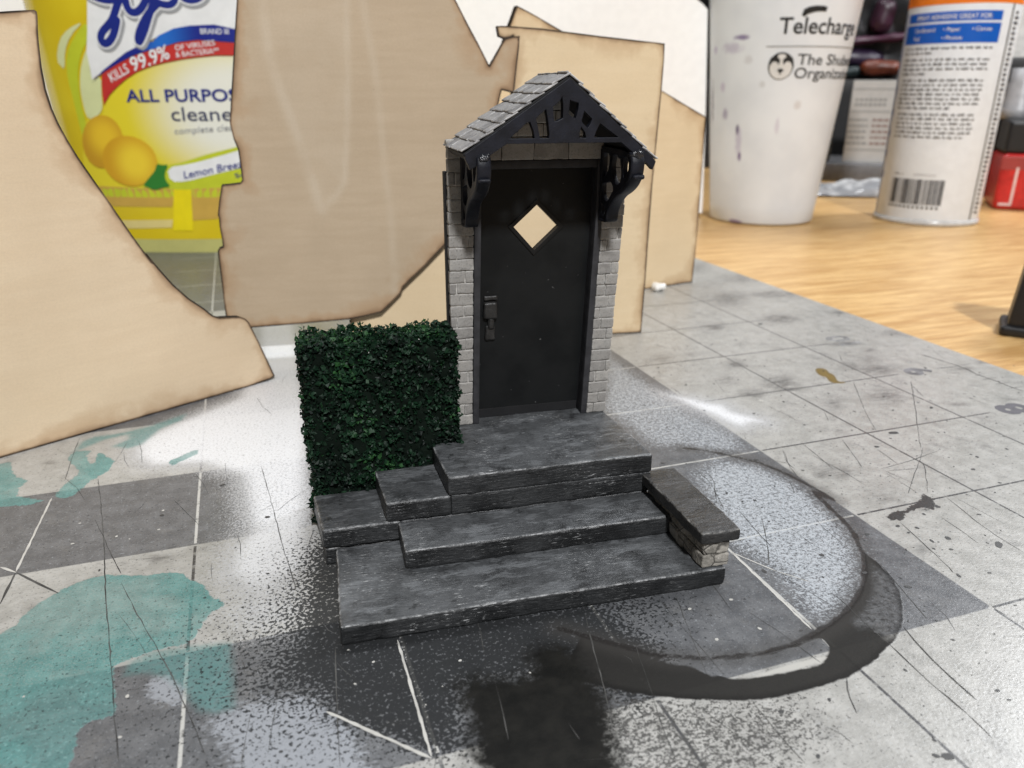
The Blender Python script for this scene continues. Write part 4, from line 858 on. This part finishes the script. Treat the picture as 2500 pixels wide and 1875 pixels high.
# ================================================================ LASER CUT PLYWOOD SHEETS
def ply_mat(name, lo, hi, scorch=1.0):
    M = Mat(name, .62, .3)
    P = M.coord((.7, 1, 5.5)); g = M.noise(P, 2.4, 5, .6, .35); f = M.noise(M.coord((2.2, 1, 26)), 5, 3, .6); b = M.noise(M.coord(), 1.1, 3)
    c = M.mix(M.step(g, .30, .70, .2, .8), lo, hi)
    c = M.mix(M.step(f, .50, .72, 0, .10), c, tuple(x * .62 for x in lo))
    c = M.mix(M.step(b, .4, .65, 0, .35), c, tuple(x * .88 for x in lo))
    spot = M.noise(M.coord((1, 1, .8)), 17, 3, .6)
    sk = M.attr('streak'); wv0 = M.noise(M.coord(), 3.1, 4, .6); c = M.mix(M.math('MULTIPLY', M.math('MULTIPLY', sk, M.step(wv0, .3, .6, .45, 1)), .8), c, (.60, .52, .41))
    fb = M.noise(M.coord((5, 1, 90)), 4, 2, .6)
    c = M.mix(M.step(fb, .55, .72, 0, .16), c, tuple(x * .55 for x in lo))
    c = M.mix(M.step(M.noise(M.coord(), 60, 2, .6), .35, .65, 0, .10), c, tuple(x * .6 for x in lo))
    c = M.mix(M.step(spot, .735, .775, 0, .6), c, (.12, .075, .04))
    e = M.attr('edge'); wv = M.noise(M.coord(), 2.6, 3, .6)
    e2 = M.math('DIVIDE', e, M.step(wv, .34, .68, .35, 1.9))
    c = M.mix(M.step(e2, 0.0, .15 * scorch, .42, 0), c, (.36, .19, .075))
    c = M.mix(M.step(e2, .0, .040 * scorch, .62, 0), c, (.13, .06, .022))
    c = M.mix(M.math('MULTIPLY', M.step(e, .006, .020, 1, 0), M.step(wv, .3, .6, .55, 1)), c, (.014, .010, .008))
    M.color(c).bump(f, .08, .01)
    return M.m
char = simple('charred_edge', (.02, .014, .01), .85, .2, .5, 9)
def sheet(name, spec, m, label, thick=.07, grp='laser cut plywood sheets', streaks=False):
    p0, ang, pts = spec
    ol = resample(pts, .05)
    V, F = tri_poly(ol, [(.022, .008, .06), (.05, .06, .26), (.03 if streaks else .12, .26, 99)])
    A_ = np.array(V); d = np.maximum(seg_dist(A_, ol), 0)
    B = Buf(); n = len(V)
    B.add([(x, 0, z) for x, z in V], F, 0, edge=d)
    B.add([(x, thick, z) for x, z in V], [tuple(reversed(f)) for f in F], 0, edge=d)
    m_ = len(ol)
    B.add([(x, 0, z) for x, z in ol] + [(x, thick, z) for x, z in ol], [(i, i + m_, (i + 1) % m_ + m_, (i + 1) % m_) for i in range(m_)], 1, edge=0.0)
    if streaks:
        s1 = np.max([np.exp(-(np.maximum(seg_dist(A_, q, False) - .006, 0) / (.055 if i == 0 else .03)) ** 2) * (.55 if i < 2 else .32) for i, q in enumerate(STREAKS)], 0)
        s1 = np.maximum(s1, .26 * sst(sdf(A_, STREAK_V), -.05, .05)); B.at['streak'] = [0.0] * len(B.v); B.at['streak'][:n] = list(s1)
    o = B.build(name, [m, char], None, False, (p0[0], p0[1], 0.002), math.radians(ang))
    return tag(o, label, 'plywood sheet', grp)
ply_a = ply_mat('birch_ply', (.66, .515, .35), (.71, .57, .40))
ply_b = ply_mat('tan_ply', (.455, .352, .240), (.505, .398, .280), 1.15)
ply_c = ply_mat('pale_ply', (.70, .545, .345), (.745, .595, .395))
def fixface(spec): return spec
sheet('plywood_sheet', SHEET_ARCH, ply_a, 'large pale plywood cutout with long curved scorched edge, nearest the camera at left')
sheet('plywood_sheet', SHEET_NOTCH, ply_b, 'tan plywood cutout with notched left edge and pale streaks, between cleaner bottle and miniature door', streaks=True)
sheet('plywood_sheet', SHEET_TAB, ply_c, 'tall pale plywood cutout with hooked top corner, directly behind the miniature porch')
sheet('plywood_sheet', SHEET_GABLE, ply_c, 'plywood cutout with sloping top, standing furthest back beside the white cup')
# white board behind
B = Buf(); p0, ang, pts = BOARD
pts = [(-10.5, 8.2), (1.2, 8.2)] + pts[:3] + pts[3:] + [(6.25, .002), (-10.5, .002)]
V, F = tri_poly(resample(pts, 1.0), [])
n = len(V)
ol = pts; m_ = len(ol)
B.add([(x, 0, z) for x, z in V], F, 0); B.add([(x, .12, z) for x, z in V], [tuple(reversed(f)) for f in F], 0)
B.add([(x, 0, z) for x, z in ol] + [(x, .12, z) for x, z in ol], [(i, i + m_, (i + 1) % m_ + m_, (i + 1) % m_) for i in range(m_)], 0)
o = B.build('white_board', simple('white_card', (.92, .915, .90), .6, .3, .02), None, False, (p0[0], p0[1], 0.002), math.radians(ang))
tag(o, 'big plain white board standing behind the plywood sheets', 'board')
# bead of glue under the far sheet
B = Buf(); rbox(B, (-.09, -.07, 0), (.09, .07, .11), .05, .03, .02, 12, 4)
o = B.build('glue_bead', simple('white_glue', (.8, .79, .76), .3), None, True, (1.74, 6.68, .001))
tag(o, 'small white bead of glue on the mat at the foot of the furthest plywood sheet', 'glue bead')

# ================================================================ CLEANER BOTTLE
bp0, bang = BOTTLE_AT
HD = 1.15
BOT = empty('cleaner_bottle', (bp0[0], bp0[1], 0.002), math.radians(bang))
tag(BOT, 'big yellow cleaner bottle with lemon label, standing behind the plywood between curved and notched sheets', 'bottle')
def half_w(z): return 2.08 + .075 * z
def bsurf(s, z, off=0.0):
    a = half_w(z); s = max(-.99 * a, min(.99 * a, s))
    return (s, HD - HD * (1 - abs(s / a) ** 2.4) ** (1 / 2.4) - off, z)
def ybody():
    M = Mat('yellow_plastic', .14, .6); P = M.coord()
    X = M.xyz()
    c = M.mix(M.step(M.noise(P, .8, 2), .35, .65), (.66, .50, .012), (.72, .58, .02))
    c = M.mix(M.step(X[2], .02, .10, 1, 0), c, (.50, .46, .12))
    M.color(c); return M.m
B = Buf(); NB = 96; zs = [0.0, .05, .12] + list(np.linspace(.3, 7.2, 24)) + [7.6, 7.8]
V = []
for i, z in enumerate(zs):
    k = .93 if i == 0 else .985 if i == 1 else 1 if z < 7.3 else (.86 if z < 7.7 else .4)
    for j in range(NB):
        t = 2 * math.pi * j / NB; ct, st = math.cos(t), math.sin(t)
        V.append((half_w(z) * k * math.copysign(abs(ct) ** (2 / 2.4), ct), HD + HD * k * math.copysign(abs(st) ** (2 / 2.4), st), z))
F = [(i * NB + j, i * NB + (j + 1) % NB, (i + 1) * NB + (j + 1) % NB, (i + 1) * NB + j) for i in range(len(zs) - 1) for j in range(NB)]
F.append(tuple(reversed(range(NB)))); F.append(tuple(range((len(zs) - 1) * NB, len(zs) * NB)))
B.add(V, F); B.build('body', ybody(), BOT, True)

def flatm(name, col, rough=.35): return simple(name, col, rough, .4, .04, 4)
def grad(name, c0, c1, cx, cz, r0, r1, kx=1.0, c2=None, r2=None):
    M = Mat(name, .32, .4); X = M.xyz()
    dx = M.math('MULTIPLY', M.math('SUBTRACT', X[0], cx), kx); dz = M.math('SUBTRACT', X[2], cz)
    d = M.math('SQRT', M.math('ADD', M.math('MULTIPLY', dx, dx), M.math('MULTIPLY', dz, dz)))
    c = M.mix(M.step(d, r0, r1), c0, c1)
    if c2: c = M.mix(M.step(d, r1, r2), c, c2)
    M.color(c); return M.m
def cen(poly): return tuple(np.array(poly).mean(0))
la, lb = cen(LEMON_A), cen(LEMON_B)
LM = [flatm('label_white', (.80, .81, .80)), None, flatm('label_red', (.52, .035, .03)),
      grad('label_panel', (.80, .80, .70), (.74, .62, .03), 1.15, 2.25, .45, 1.35, .75),
      grad('lemon_far', (.78, .52, .03), (.55, .30, .02), la[0] + .05, la[1] + .08, .08, .45),
      grad('lemon_near', (.82, .60, .04), (.62, .34, .02), lb[0] + .10, lb[1] - .02, .10, .48),
      flatm('label_leaf', (.03, .20, .03)), flatm('label_lime', (.52, .58, .03)), flatm('label_tan', (.56, .36, .07)),
      flatm('label_cream', (.70, .58, .22)), flatm('label_lemon', (.80, .66, .01)), flatm('label_base', (.48, .46, .16)),
      flatm('label_mist', (.66, .70, .36)), flatm('label_navy', (.012, .025, .21)), flatm('label_ink', (.03, .04, .10)), flatm('label_grey', (.34, .35, .36))]
Mb = Mat('label_blue', .35, .4); X = Mb.xyz()
Mb.color(Mb.mix(Mb.step(X[0], .15, .75), Mb.mix(Mb.step(X[0], -.25, .1), (.012, .022, .23), (.02, .15, .56)), (.012, .022, .23))); LM[1] = Mb.m
B = Buf()
def lab(poly, mi, lev, cell=.12, sm=0):
    p = smooth_closed(poly, sm) if sm else poly
    V, F = tri_poly(resample(p, .08), [(cell, .02, 99)])
    B.add([bsurf(s, z, .004 + .004 * lev) for s, z in V], F, mi)
def ltext(s, x0, z0, h, ang, mi, lev, width=None, bold=.0, shear=0.0, bend=None):
    V, F, w = text_shape(s, h, bold, 1.0, shear); k = (width / w) if width else 1.0
    out = []
    for a, b in V:
        a *= k
        if bend: t = a / bend; a, b = (bend + b) * math.sin(t) if False else a, b - a * a / (2 * bend)
        out.append(bsurf(x0 + a * math.cos(ang) - b * math.sin(ang), z0 + a * math.sin(ang) + b * math.cos(ang), .004 + .004 * lev))
    B.add(out, F, mi)
lab(LBL_PANEL, 3, 0)
lab(SWOOSH_A, 7, 1, sm=1); lab(SWOOSH_B, 12, 2, sm=1); lab(SWOOSH_C, 12, 1, sm=1)
lab(STRIP_GREEN, 7, 1); lab(STRIP_WOOD, 8, 1); lab(STRIP_WOOD_R, 8, 1); lab(STRIP_PALE, 9, 1); lab(STRIP_STEM, 10, 2); lab(STRIP_BASE, 11, 1)
lab(STRIP_WHITE, 0, 2, sm=1); lab(LEMON_A, 4, 3); lab(LEMON_B, 5, 4); lab(LEAF, 6, 5, sm=1)
lab(LBL_WHITE, 0, 4); lab(LBL_RED, 2, 5); lab(LBL_BLUE, 1, 6)
def stroke(pts, w, mi, lev, dx=0, dz=0):
    q = dense(chaikin(pts, 2), .04); n = len(q)
    V, F = ribbon([(a + dx, b + dz) for a, b in q], w, taper=False)
    B.add([bsurf(s, z, .004 + .004 * lev) for s, z in V], F, mi)
    for e in (q[0], q[-1]):
        c = [(e[0] + dx + w / 2 * math.cos(k * .5236), e[1] + dz + w / 2 * math.sin(k * .5236)) for k in range(12)]
        B.add([bsurf(s, z, .004 + .004 * lev + .0006) for s, z in c], [tuple(range(12))], mi)
for st, w in ((S_L1, .115), (S_L0, .10), (S_Y1, .11), (S_Y2, .105), (S_S, .10), (S_O, .10)):
    stroke(st, w + .085, 15, 7, .018, -.022)
for st, w in ((S_L1, .115), (S_L0, .10), (S_Y1, .11), (S_Y2, .105), (S_S, .10), (S_O, .10)):
    stroke(st, w + .05, 0, 8)
for st, w in ((S_L1, .115), (S_L0, .10), (S_Y1, .11), (S_Y2, .105), (S_S, .10), (S_O, .10)):
    stroke(st, w, 13, 9)
def lt(key, s, mi, lev, bold=0.0, shear=0.0, bend=None):
    (x0, z0), (x1, z1), h = LBL_TEXT[key]
    ltext(s, x0, z0, h, math.atan2(z1 - z0, x1 - x0), mi, lev, math.hypot(x1 - x0, z1 - z0), bold, shear, bend)
lt('allp', 'ALL PURPOSE', 13, 3, .022); lt('clean', 'cleaner', 14, 3, .004); lt('compl', 'complete clean', 15, 3, .004, .15); lt('lemon', 'Lemon Breeze', 13, 4, .012, .2)
lt('kills', 'KILLS', 0, 8, .01, .15); lt('pct', '99.9%', 0, 8, .015, .15); lt('ofv', 'OF VIRUSES', 0, 8, .006); lt('bact', '& BACTERIA**', 0, 8, .006); lt('brand', 'BRAND III', 0, 8, .008); lt('sc', 'Sc', 13, 4)
B.build('label', LM, BOT)

# ================================================================ WHITE CUP
CUPC = (7.298, 12.12); Z0 = -.079
CUP = empty('plastic_cup', (CUPC[0], CUPC[1], Z0))
tag(CUP, 'tall white plastic cup with black printed logos and purple paint smears on the wooden desk', 'cup')
def cup_r(z): return 1.077 + .0918 * z
M = Mat('cup_plastic', .38, .45); P = M.coord()
c = M.mix(M.step(M.noise(P, .9, 3), .35, .65), (.67, .70, .735), (.74, .77, .80))
def cang(deg, z, r=None): 
    r = cup_r(z) if r is None else r; return (r * math.cos(math.radians(deg)), r * math.sin(math.radians(deg)), z)
def smear(c, deg, z, rx, rz, col, amt):
    p = cang(deg, z); vm = M.node('ShaderNodeVectorMath', operation='SUBTRACT'); M._set(vm.inputs[0], P); vm.inputs[1].default_value = p
    mp = M.node('ShaderNodeMapping'); mp.inputs['Scale'].default_value = (1 / rx, 1 / rx, 1 / rz); M.nt.links.new(vm.outputs[0], mp.inputs[0])
    ln_ = M.node('ShaderNodeVectorMath', operation='LENGTH'); M.nt.links.new(mp.outputs[0], ln_.inputs[0])
    d = M.math('ADD', ln_.outputs['Value'], M.math('MULTIPLY', M.math('SUBTRACT', M.noise(P, 7, 4, .7), .5), 1.1))
    return M.mix(M.step(d, .35, 1.05, amt, 0), c, col)
for a in ((-158, 3.60, .22, .07, (.12, .06, .22), .8), (-166, 3.42, .32, .13, (.35, .28, .42), .5), (-172, 2.19, .10, .14, (.25, .2, .32), .7), (-157, 1.90, .055, .13, (.07, .04, .12), .9), (-155, 1.66, .10, .35, (.38, .31, .46), .5), (-153.2, 1.38, .055, .13, (.12, .05, .2), .9), (-121, 2.0, .06, .22, (.48, .42, .52), .5), (-106, 2.38, .10, .10, (.5, .45, .43), .5), (-150, 3.2, .12, .1, (.45, .43, .44), .4), (-137, 2.75, .08, .08, (.4, .4, .38), .4), (-154, .05, .2, .06, (.2, .12, .28), .8), (172, 3.4, .1, .1, (.35, .25, .45), .6), (-176, 2.7, .1, .12, (.4, .3, .45), .5), (166, 2.4, .07, .9, (.16, .13, .15), .8)):
    c = smear(c, *a)
M.color(c)
B = Buf(); prof = [(0.0, .02), (.9, .02), (1.0, 0.0), (1.06, .02)] + [(cup_r(z), z) for z in np.linspace(.06, 6.0, 20)] + [(cup_r(6) + .06, 6.0), (cup_r(6) + .06, 6.1), (cup_r(6) - .05, 6.1), (cup_r(5.9) - .05, 5.9), (1.02, .1), (0, .1)]
lathe(B, prof, 96); B.build('body', M.m, CUP, True)
cupink = flatm('cup_ink', (.018, .018, .018), .4); cupline = flatm('cup_line', (.30, .29, .28), .4); cupw = flatm('cup_white', (.66, .65, .63), .4)
B = Buf()
def cmap(deg0, z0, V, off=.006):                       # flat print laid round the cup, x to the right
    r0 = cup_r(z0); out = []
    for a, b in V:
        z = z0 + b; dg = deg0 + math.degrees(a / r0); r = cup_r(z) + off; out.append(cang(dg, z, r))
    return out
def ctext(s, deg0, z0, h, width, bold=0.0, shear=0.0):
    V, F, w = text_shape(s, h, bold, 1.0, shear); k = width / w
    B.add(cmap(deg0, z0, [(a * k, b) for a, b in V]), F, 0)
rr = 1.41
ctext('Telecharge', -128.5, 3.64, .29, math.radians(72) * rr, .016, 0)
sw = [(0, 0.03), (.03, .13), (.12, .17), (.25, .19), (.40, .185), (.47, .17), (.455, .09), (.36, .095), (.24, .085), (.12, .05), (.05, .0)]
V, F = tri_poly(sw, []); B.add(cmap(-113.5, 3.92, V, .008), F, 0)
V, F = ribbon(dense([(0, 0), (2.3, 0)], .06), .022, taper=False); B.add(cmap(-136.5, 3.42, V), F, 1)
ctext('The Shubert', -111.8, 3.10, .20, math.radians(68) * 1.37, .010, 0)
ctext('Organization', -113.2, 2.86, .20, math.radians(70) * 1.35, .010, 0)
def disc(x, y, rx, ry, lev, mi):
    V = [(0 + x, y)] + [(x + rx * math.cos(k * .2618), y + ry * math.sin(k * .2618)) for k in range(24)]
    B.add(cmap(-123.9, 3.075, V, .006 + .002 * lev), [(0, k + 1, (k + 1) % 24 + 1) for k in range(24)], mi)
disc(0, 0, .235, .245, 1, 0); disc(0, -.03, .205, .20, 2, 2); disc(-.12, .09, .095, .09, 3, 0); disc(.12, .09, .095, .09, 3, 0)
disc(0, .17, .075, .045, 4, 2); disc(0, -.075, .055, .032, 4, 0); disc(0, -.10, .018, .05, 5, 0); disc(-.12, .03, .06, .05, 4, 2); disc(.12, .03, .06, .05, 4, 2)
B.build('printed_logo', [cupink, cupline, cupw], CUP)

# ================================================================ SPRAY CAN
CANC = (10.673, 10.862); CR = 1.0115
CAN = empty('spray_can', (CANC[0], CANC[1], Z0))
tag(CAN, 'white spray adhesive can with blue panel, barcode and orange top on the wooden desk', 'spray can')
def kan(deg, z, off=0.0):
    return ((CR + off) * math.cos(math.radians(deg)), (CR + off) * math.sin(math.radians(deg)), z)
B = Buf(); lathe(B, [(0, .06), (.85, .05), (.96, 0.0), (1.03, .0), (1.045, .05), (1.03, .10), (1.0, .12)], 80)
B.build('rim', simple('can_steel', (.55, .55, .54), .25, .6), CAN, True)
B = Buf(); lathe(B, [(1.0, .11), (CR, .14), (CR, 6.4), (.9, 6.8), (.5, 7.0), (0, 7.0)], 96)
B.build('body', simple('can_white', (.75, .80, .86), .3, .45, .03), CAN, True)
B = Buf()
def patch(d0, d1, z0, z1, mi, off):
    n = max(2, int(abs(d1 - d0) / 5)); V = []
    for k in range(n + 1):
        dg = d0 + (d1 - d0) * k / n; V += [kan(dg, z0, off), kan(dg, z1, off)]
    B.add(V, [(2 * k, 2 * k + 2, 2 * k + 3, 2 * k + 1) for k in range(n)], mi)
def kmap(d0, z0, V, off): return [kan(d0 + math.degrees(a / CR), z0 + b, off) for a, b in V]
def ktext(s, d0, z0, h, width, mi, bold=0.0, off=.010):
    V, F, w = text_shape(s, h, bold); k = width / w if width else 1
    B.add(kmap(d0, z0, [(a * k, b) for a, b in V], off), F, mi)
CM = [flatm('can_orange', (.80, .20, .012)), flatm('can_blue', (.006, .10, .50)), flatm('can_print', (.055, .055, .06)), flatm('can_seam', (.10, .095, .085)), flatm('can_pale', (.74, .74, .73)), flatm('can_edge', (.17, .22, .42))]
patch(120, 360, 4.20, 6.39, 0, .006)
patch(156, 264, 3.90, 4.07, 1, .006); patch(154, 264.5, 3.51, 3.86, 1, .006)
ktext('SPRAY ADHESIVE GREAT FOR:', 172, 3.94, .085, 1.42, 4, .01)
for s, dg, z in (('Cardboard', 172, 3.72), ('Foil', 172, 3.57), ('\u2022 Paper', 206, 3.72), ('\u2022 Photos', 206, 3.57), ('\u2022 Canvas', 234, 3.72)): ktext(s, dg, z, .075, None, 4, .005)
patch(276.5, 279.0, .13, 4.2, 3, .006)
patch(145, 150, .14, 4.1, 5, .004)
R = random.Random(21)
def para(z, rows, d0, d1, last=1.0, h=.046):
    for i in range(rows):
        a = d0; end = d0 + (d1 - d0) * (last if i == rows - 1 else 1)
        while a < end - 3:
            w = min(R.uniform(2.2, 9.5), end - a); q = a
            while q < a + w - .3:                      # letter-like marks, too small to read
                k = min(R.uniform(.55, 1.25), a + w - q); hh = R.choice((.55, .6, .62, .9, 1.0)) * h
                patch(q, q + k * .72, z - (0.012 if R.random() < .12 else 0), z + hh, 2, .006); q += k
            a += w + R.uniform(1.6, 2.6)
        z -= .0865
    return z
z = para(3.405, 2, 160, 260, .42); z = para(z - .035, 4, 161, 259, .38); z = para(z - .035, 7, 163, 257, .68); z = para(z - .035, 6, 166, 255, .9)
ktext('0000 11', 178, 1.00, .04, .22, 2); ktext('11111111111', 203, 1.0, .045, .40, 2)
a = 176.0
while a < 236:
    w = R.choice((.5, .5, 1.0, 1.5, 2.0)); patch(a, a + w, .42, .93, 2, .006); a += w + R.choice((.5, .6, 1.0, 1.5))
for k in range(12): patch(177 + k * 5, 179.6 + k * 5, .34, .39, 2, .006)
for k in range(42):
    zz = .25 + k * .092; patch(283 + R.uniform(0, 1), 289 + R.uniform(0, 5), zz, zz + .05, 2, .006)
for k in range(26):
    zz = .9 + k * .07
    if k % 6 in (0, 1): patch(150 + R.uniform(0, 1), 154, zz, zz + .05, 5, .008)
B.build('label', CM, CAN)

# ================================================================ THINGS AT THE RIGHT EDGE AND FAR BEHIND
VIEW = math.radians(-37)
def place(name, loc, rz=VIEW): return empty(name, loc, rz)
# red paint bottle
RB = place('paint_bottle', (13.95, 11.2, Z0), math.radians(-42)); tag(RB, 'squat red bottle with black cap at the right edge behind the spray can', 'bottle')
B = Buf(); rbox(B, (-.62, -.1, 0), (1.5, 1.6, 1.28), .13, .1); B.build('body', simple('red_plastic', (.52, .022, .02), .28, .5, .15), RB, True)
B = Buf(); rbox(B, (-.60, .0, 1.285), (1.45, 1.5, 2.0), .07, .1); B.build('cap', simple('black_cap', (.008, .008, .009), .45), RB, True)
B = Buf(); rbox(B, (-.30, -.115, .12), (-.24, -.09, .98), .01, .05); rbox(B, (-.52, -.115, .10), (-.24, -.09, .16), .01, .05)
B.build('highlight_line', flatm('pale_highlight', (.75, .55, .53)), RB)  # pale L painted on as the highlight along the red plastic
B = Buf(); rbox(B, (-.62, -.112, .92), (1.4, -.088, 1.22), .02, .1); B.build('shoulder_band', flatm('dull_red', (.33, .05, .045)), RB)
# translucent nozzle tube in front of a black bin
B = Buf(); lathe(B, [(0, 0), (.34, 0), (.34, .25), (.31, .28), (.33, .5), (.30, .55), (.31, .8), (.27, .85), (.27, 1.15), (0, 1.15)], 40)
o = B.build('nozzle_cap', simple('frosted_plastic', (.36, .36, .37), .4), None, True, (14.75, 12.55, 1.93))
tag(o, 'frosted ribbed nozzle cap upright behind the red bottle at the right edge', 'nozzle cap')
B = Buf(); rbox(B, (-.9, 0, 0), (3.0, 2.0, 3.45), .06, .3); o = B.build('black_bin', simple('black_bin_plastic', (.006, .006, .007), .5), None, True, (15.6, 13.4, Z0), math.radians(-42))
tag(o, 'matt black bin at the far right behind the red bottle', 'bin')
B = Buf(); rbox(B, (-1.2, 0, 0), (5, .1, 8), .02, .5); o = B.build('white_carton', simple('carton_white', (.72, .71, .68), .6), None, False, (17.6, 16.2, Z0), math.radians(-42))
tag(o, 'blank white carton standing behind the black bin at the right edge', 'carton')
# black holder at the right edge
HS = place('tool_holder', (4.73, 3.72, Z0), math.radians(-50)); tag(HS, 'black plastic tool holder standing on the desk at the right edge of the picture', 'holder')
hm = simple('holder_black', (.010, .010, .011), .42)
B = Buf()
def fh(p): p = np.array(p); p[0] += .07 * (p[2]); return p
rbox(B, (-.13, 0, .10), (.9, .45, 1.05), .03, .1, fn=fh); B.build('upright', hm, HS, True)
B = Buf(); rbox(B, (-.19, -.06, 0), (1.0, .55, .12), .04, .06); B.build('foot', hm, HS, True)

# storage case with carton, slatted rack and zip bag, seen between cup and can
SC = (15.2, 17.6)
B = Buf(); rbox(B, (-2.4, 0, 0), (4.5, 3.6, .56), .06, .3); o = B.build('storage_case', simple('grey_case', (.13, .13, .135), .5), None, True, (14.6, 17.4, Z0), VIEW)
tag(o, 'low dark grey storage case between cup and spray can', 'case')
TC = place('printed_card', (14.75, 17.55, Z0 + .562)); tag(TC, 'white printed instruction card propped up between cup and spray can', 'card')
B = Buf(); rbox(B, (-.47, 0, 0), (2.4, .06, 2.38), .01, .4); B.build('sheet', flatm('card_white', (.47, .46, .44), .7), TC)
B = Buf(); R = random.Random(4)
def bar(x0, x1, z0, z1, mi=0): B.add([(x0, -.006, z0), (x1, -.006, z0), (x1, -.006, z1), (x0, -.006, z1)], [(0, 1, 2, 3)], mi)
bar(-.45, 2.2, 2.12, 2.15, 1); bar(-.45, 2.2, 1.48, 1.51, 1); bar(-.45, 1.2, .37, .40, 1)
for zz in (1.80, 1.66):
    for k in range(7): bar(-.35 + k * .13, -.26 + k * .13, zz, zz + .07, 1)
for r_ in range(5):
    for c0_ in (-.45, .22):
        x = c0_
        while x < c0_ + .5: w = R.uniform(.06, .16); bar(x, x + w, 1.22 - r_ * .17, 1.29 - r_ * .17, 2 if c0_ > 0 else 1); x += w + .03
for zz, s in ((2.2, .12), (1.95, .18), (1.75, .12), (1.3, .18), (1.0, .2), (.45, .2)): bar(.92, .92 + s * 1.3, zz, zz + s * .6, 0 if s > .15 else 3)
B.build('print', [flatm('card_black', (.02, .02, .02)), flatm('card_grey', (.27, .27, .26)), flatm('card_brown', (.25, .17, .15)), flatm('card_bluegrey', (.18, .2, .3))], TC)
B = Buf()
rbox(B, (-.9, 0, 0), (.0, .5, 2.55), .02, .3)
for k in range(12): rbox(B, (-.92, -.05, .1 + k * .21), (.02, -.001, .22 + k * .21), .01, .3, mi=1)
o = B.build('slatted_rack', [simple('rack_black', (.022, .022, .022), .6), simple('rack_bar', (.065, .068, .062), .6)], None, False, (14.02, 18.02, Z0 + .562), VIEW)
tag(o, 'dark slatted rack standing between white cup and printed card', 'rack')
# crumpled clear zip bag
M = Mat('bag_film', .16, .6); M.color(M.mix(M.step(M.noise(M.coord(), 2.2, 4), .4, .65), (.36, .365, .38), (.74, .74, .74)))
B = Buf(); V = []; F = []; nx_, ny_ = 40, 16
for j in range(ny_ + 1):
    for i in range(nx_ + 1):
        u, w = i / nx_, j / ny_; x = u * 3.9; y = w * 1.7
        z = .10 + .36 * math.sin(math.pi * min(1, w * 1.1)) * (.55 + .6 * mnoise.noise(Vector((u * 3.5, w * 2, 1.2)))) + .10 * mnoise.noise(Vector((u * 11, w * 7, 4)))
        V.append((x, y, max(.02, z if 0 < j < ny_ else .03)))
for j in range(ny_):
    for i in range(nx_): k = j * (nx_ + 1) + i; F.append((k, k + 1, k + nx_ + 2, k + nx_ + 1))
B.add(V, F); o = B.build('zip_bag', M.m, None, True, (9.15, 15.9, Z0 + .01), math.radians(-30))
tag(o, 'crumpled clear zip bag lying on the desk between cup and spray can', 'bag')
# dark craft bag with coloured contents
CB = place('craft_bag', (15.2, 21.6, Z0)); tag(CB, 'black bag of coloured craft supplies far behind, between cup and can', 'bag')
M = Mat('bag_black', .3, .5); M.color(M.mix(M.step(M.noise(M.coord((1, 1, .5), (0, .6, 0)), 2.5, 5, .7), .56, .72), (.006, .006, .007), (.16, .15, .17)))
B = Buf(); rbox(B, (-3.2, 0, 0), (6.0, 2.6, 9.5), .5, .35, .22, .9, 3.0); B.build('shell', M.m, CB, True)
B = Buf(); rbox(B, (-3.3, -.5, 0), (6.0, .2, 3.02), .05, .5, .0); B.build('base_box', simple('base_black', (.012, .012, .013), .5), CB, True)
for nm, c0, c1, col, rt in (('violet_roll', (.3, -.52, 3.42), (2.7, .25, 3.95), (.018, .008, .028), -.05), ('pink_roll', (.7, -.6, 4.08), (3.3, .2, 4.32), (.06, .016, .036), .10), ('orange_ball', (1.95, -.8, 3.13), (3.2, .2, 3.58), (.13, .03, .014), 0.0), ('teal_pouch', (.2, -.7, 3.05), (2.0, .1, 3.38), (.018, .032, .034), .05), ('grey_tube', (.95, -.6, 4.3), (1.35, .2, 5.3), (.07, .075, .09), -.5), ('rose_tube', (2.1, -.6, 4.4), (2.8, .2, 5.4), (.04, .013, .026), -.2)):
    B = Buf(); cx = (c0[0] + c1[0]) / 2; cz = (c0[2] + c1[2]) / 2
    def fr2(p, cx=cx, cz=cz, rt=rt): 
        x, z = p[0] - cx, p[2] - cz; return np.array((cx + x * math.cos(rt) - z * math.sin(rt), p[1], cz + x * math.sin(rt) + z * math.cos(rt)))
    rbox(B, c0, c1, .3, .15, .06, 2.0, cx, fr2); B.build(nm, simple(nm + '_skin', col, .4, .5, .3, 3), CB, True)
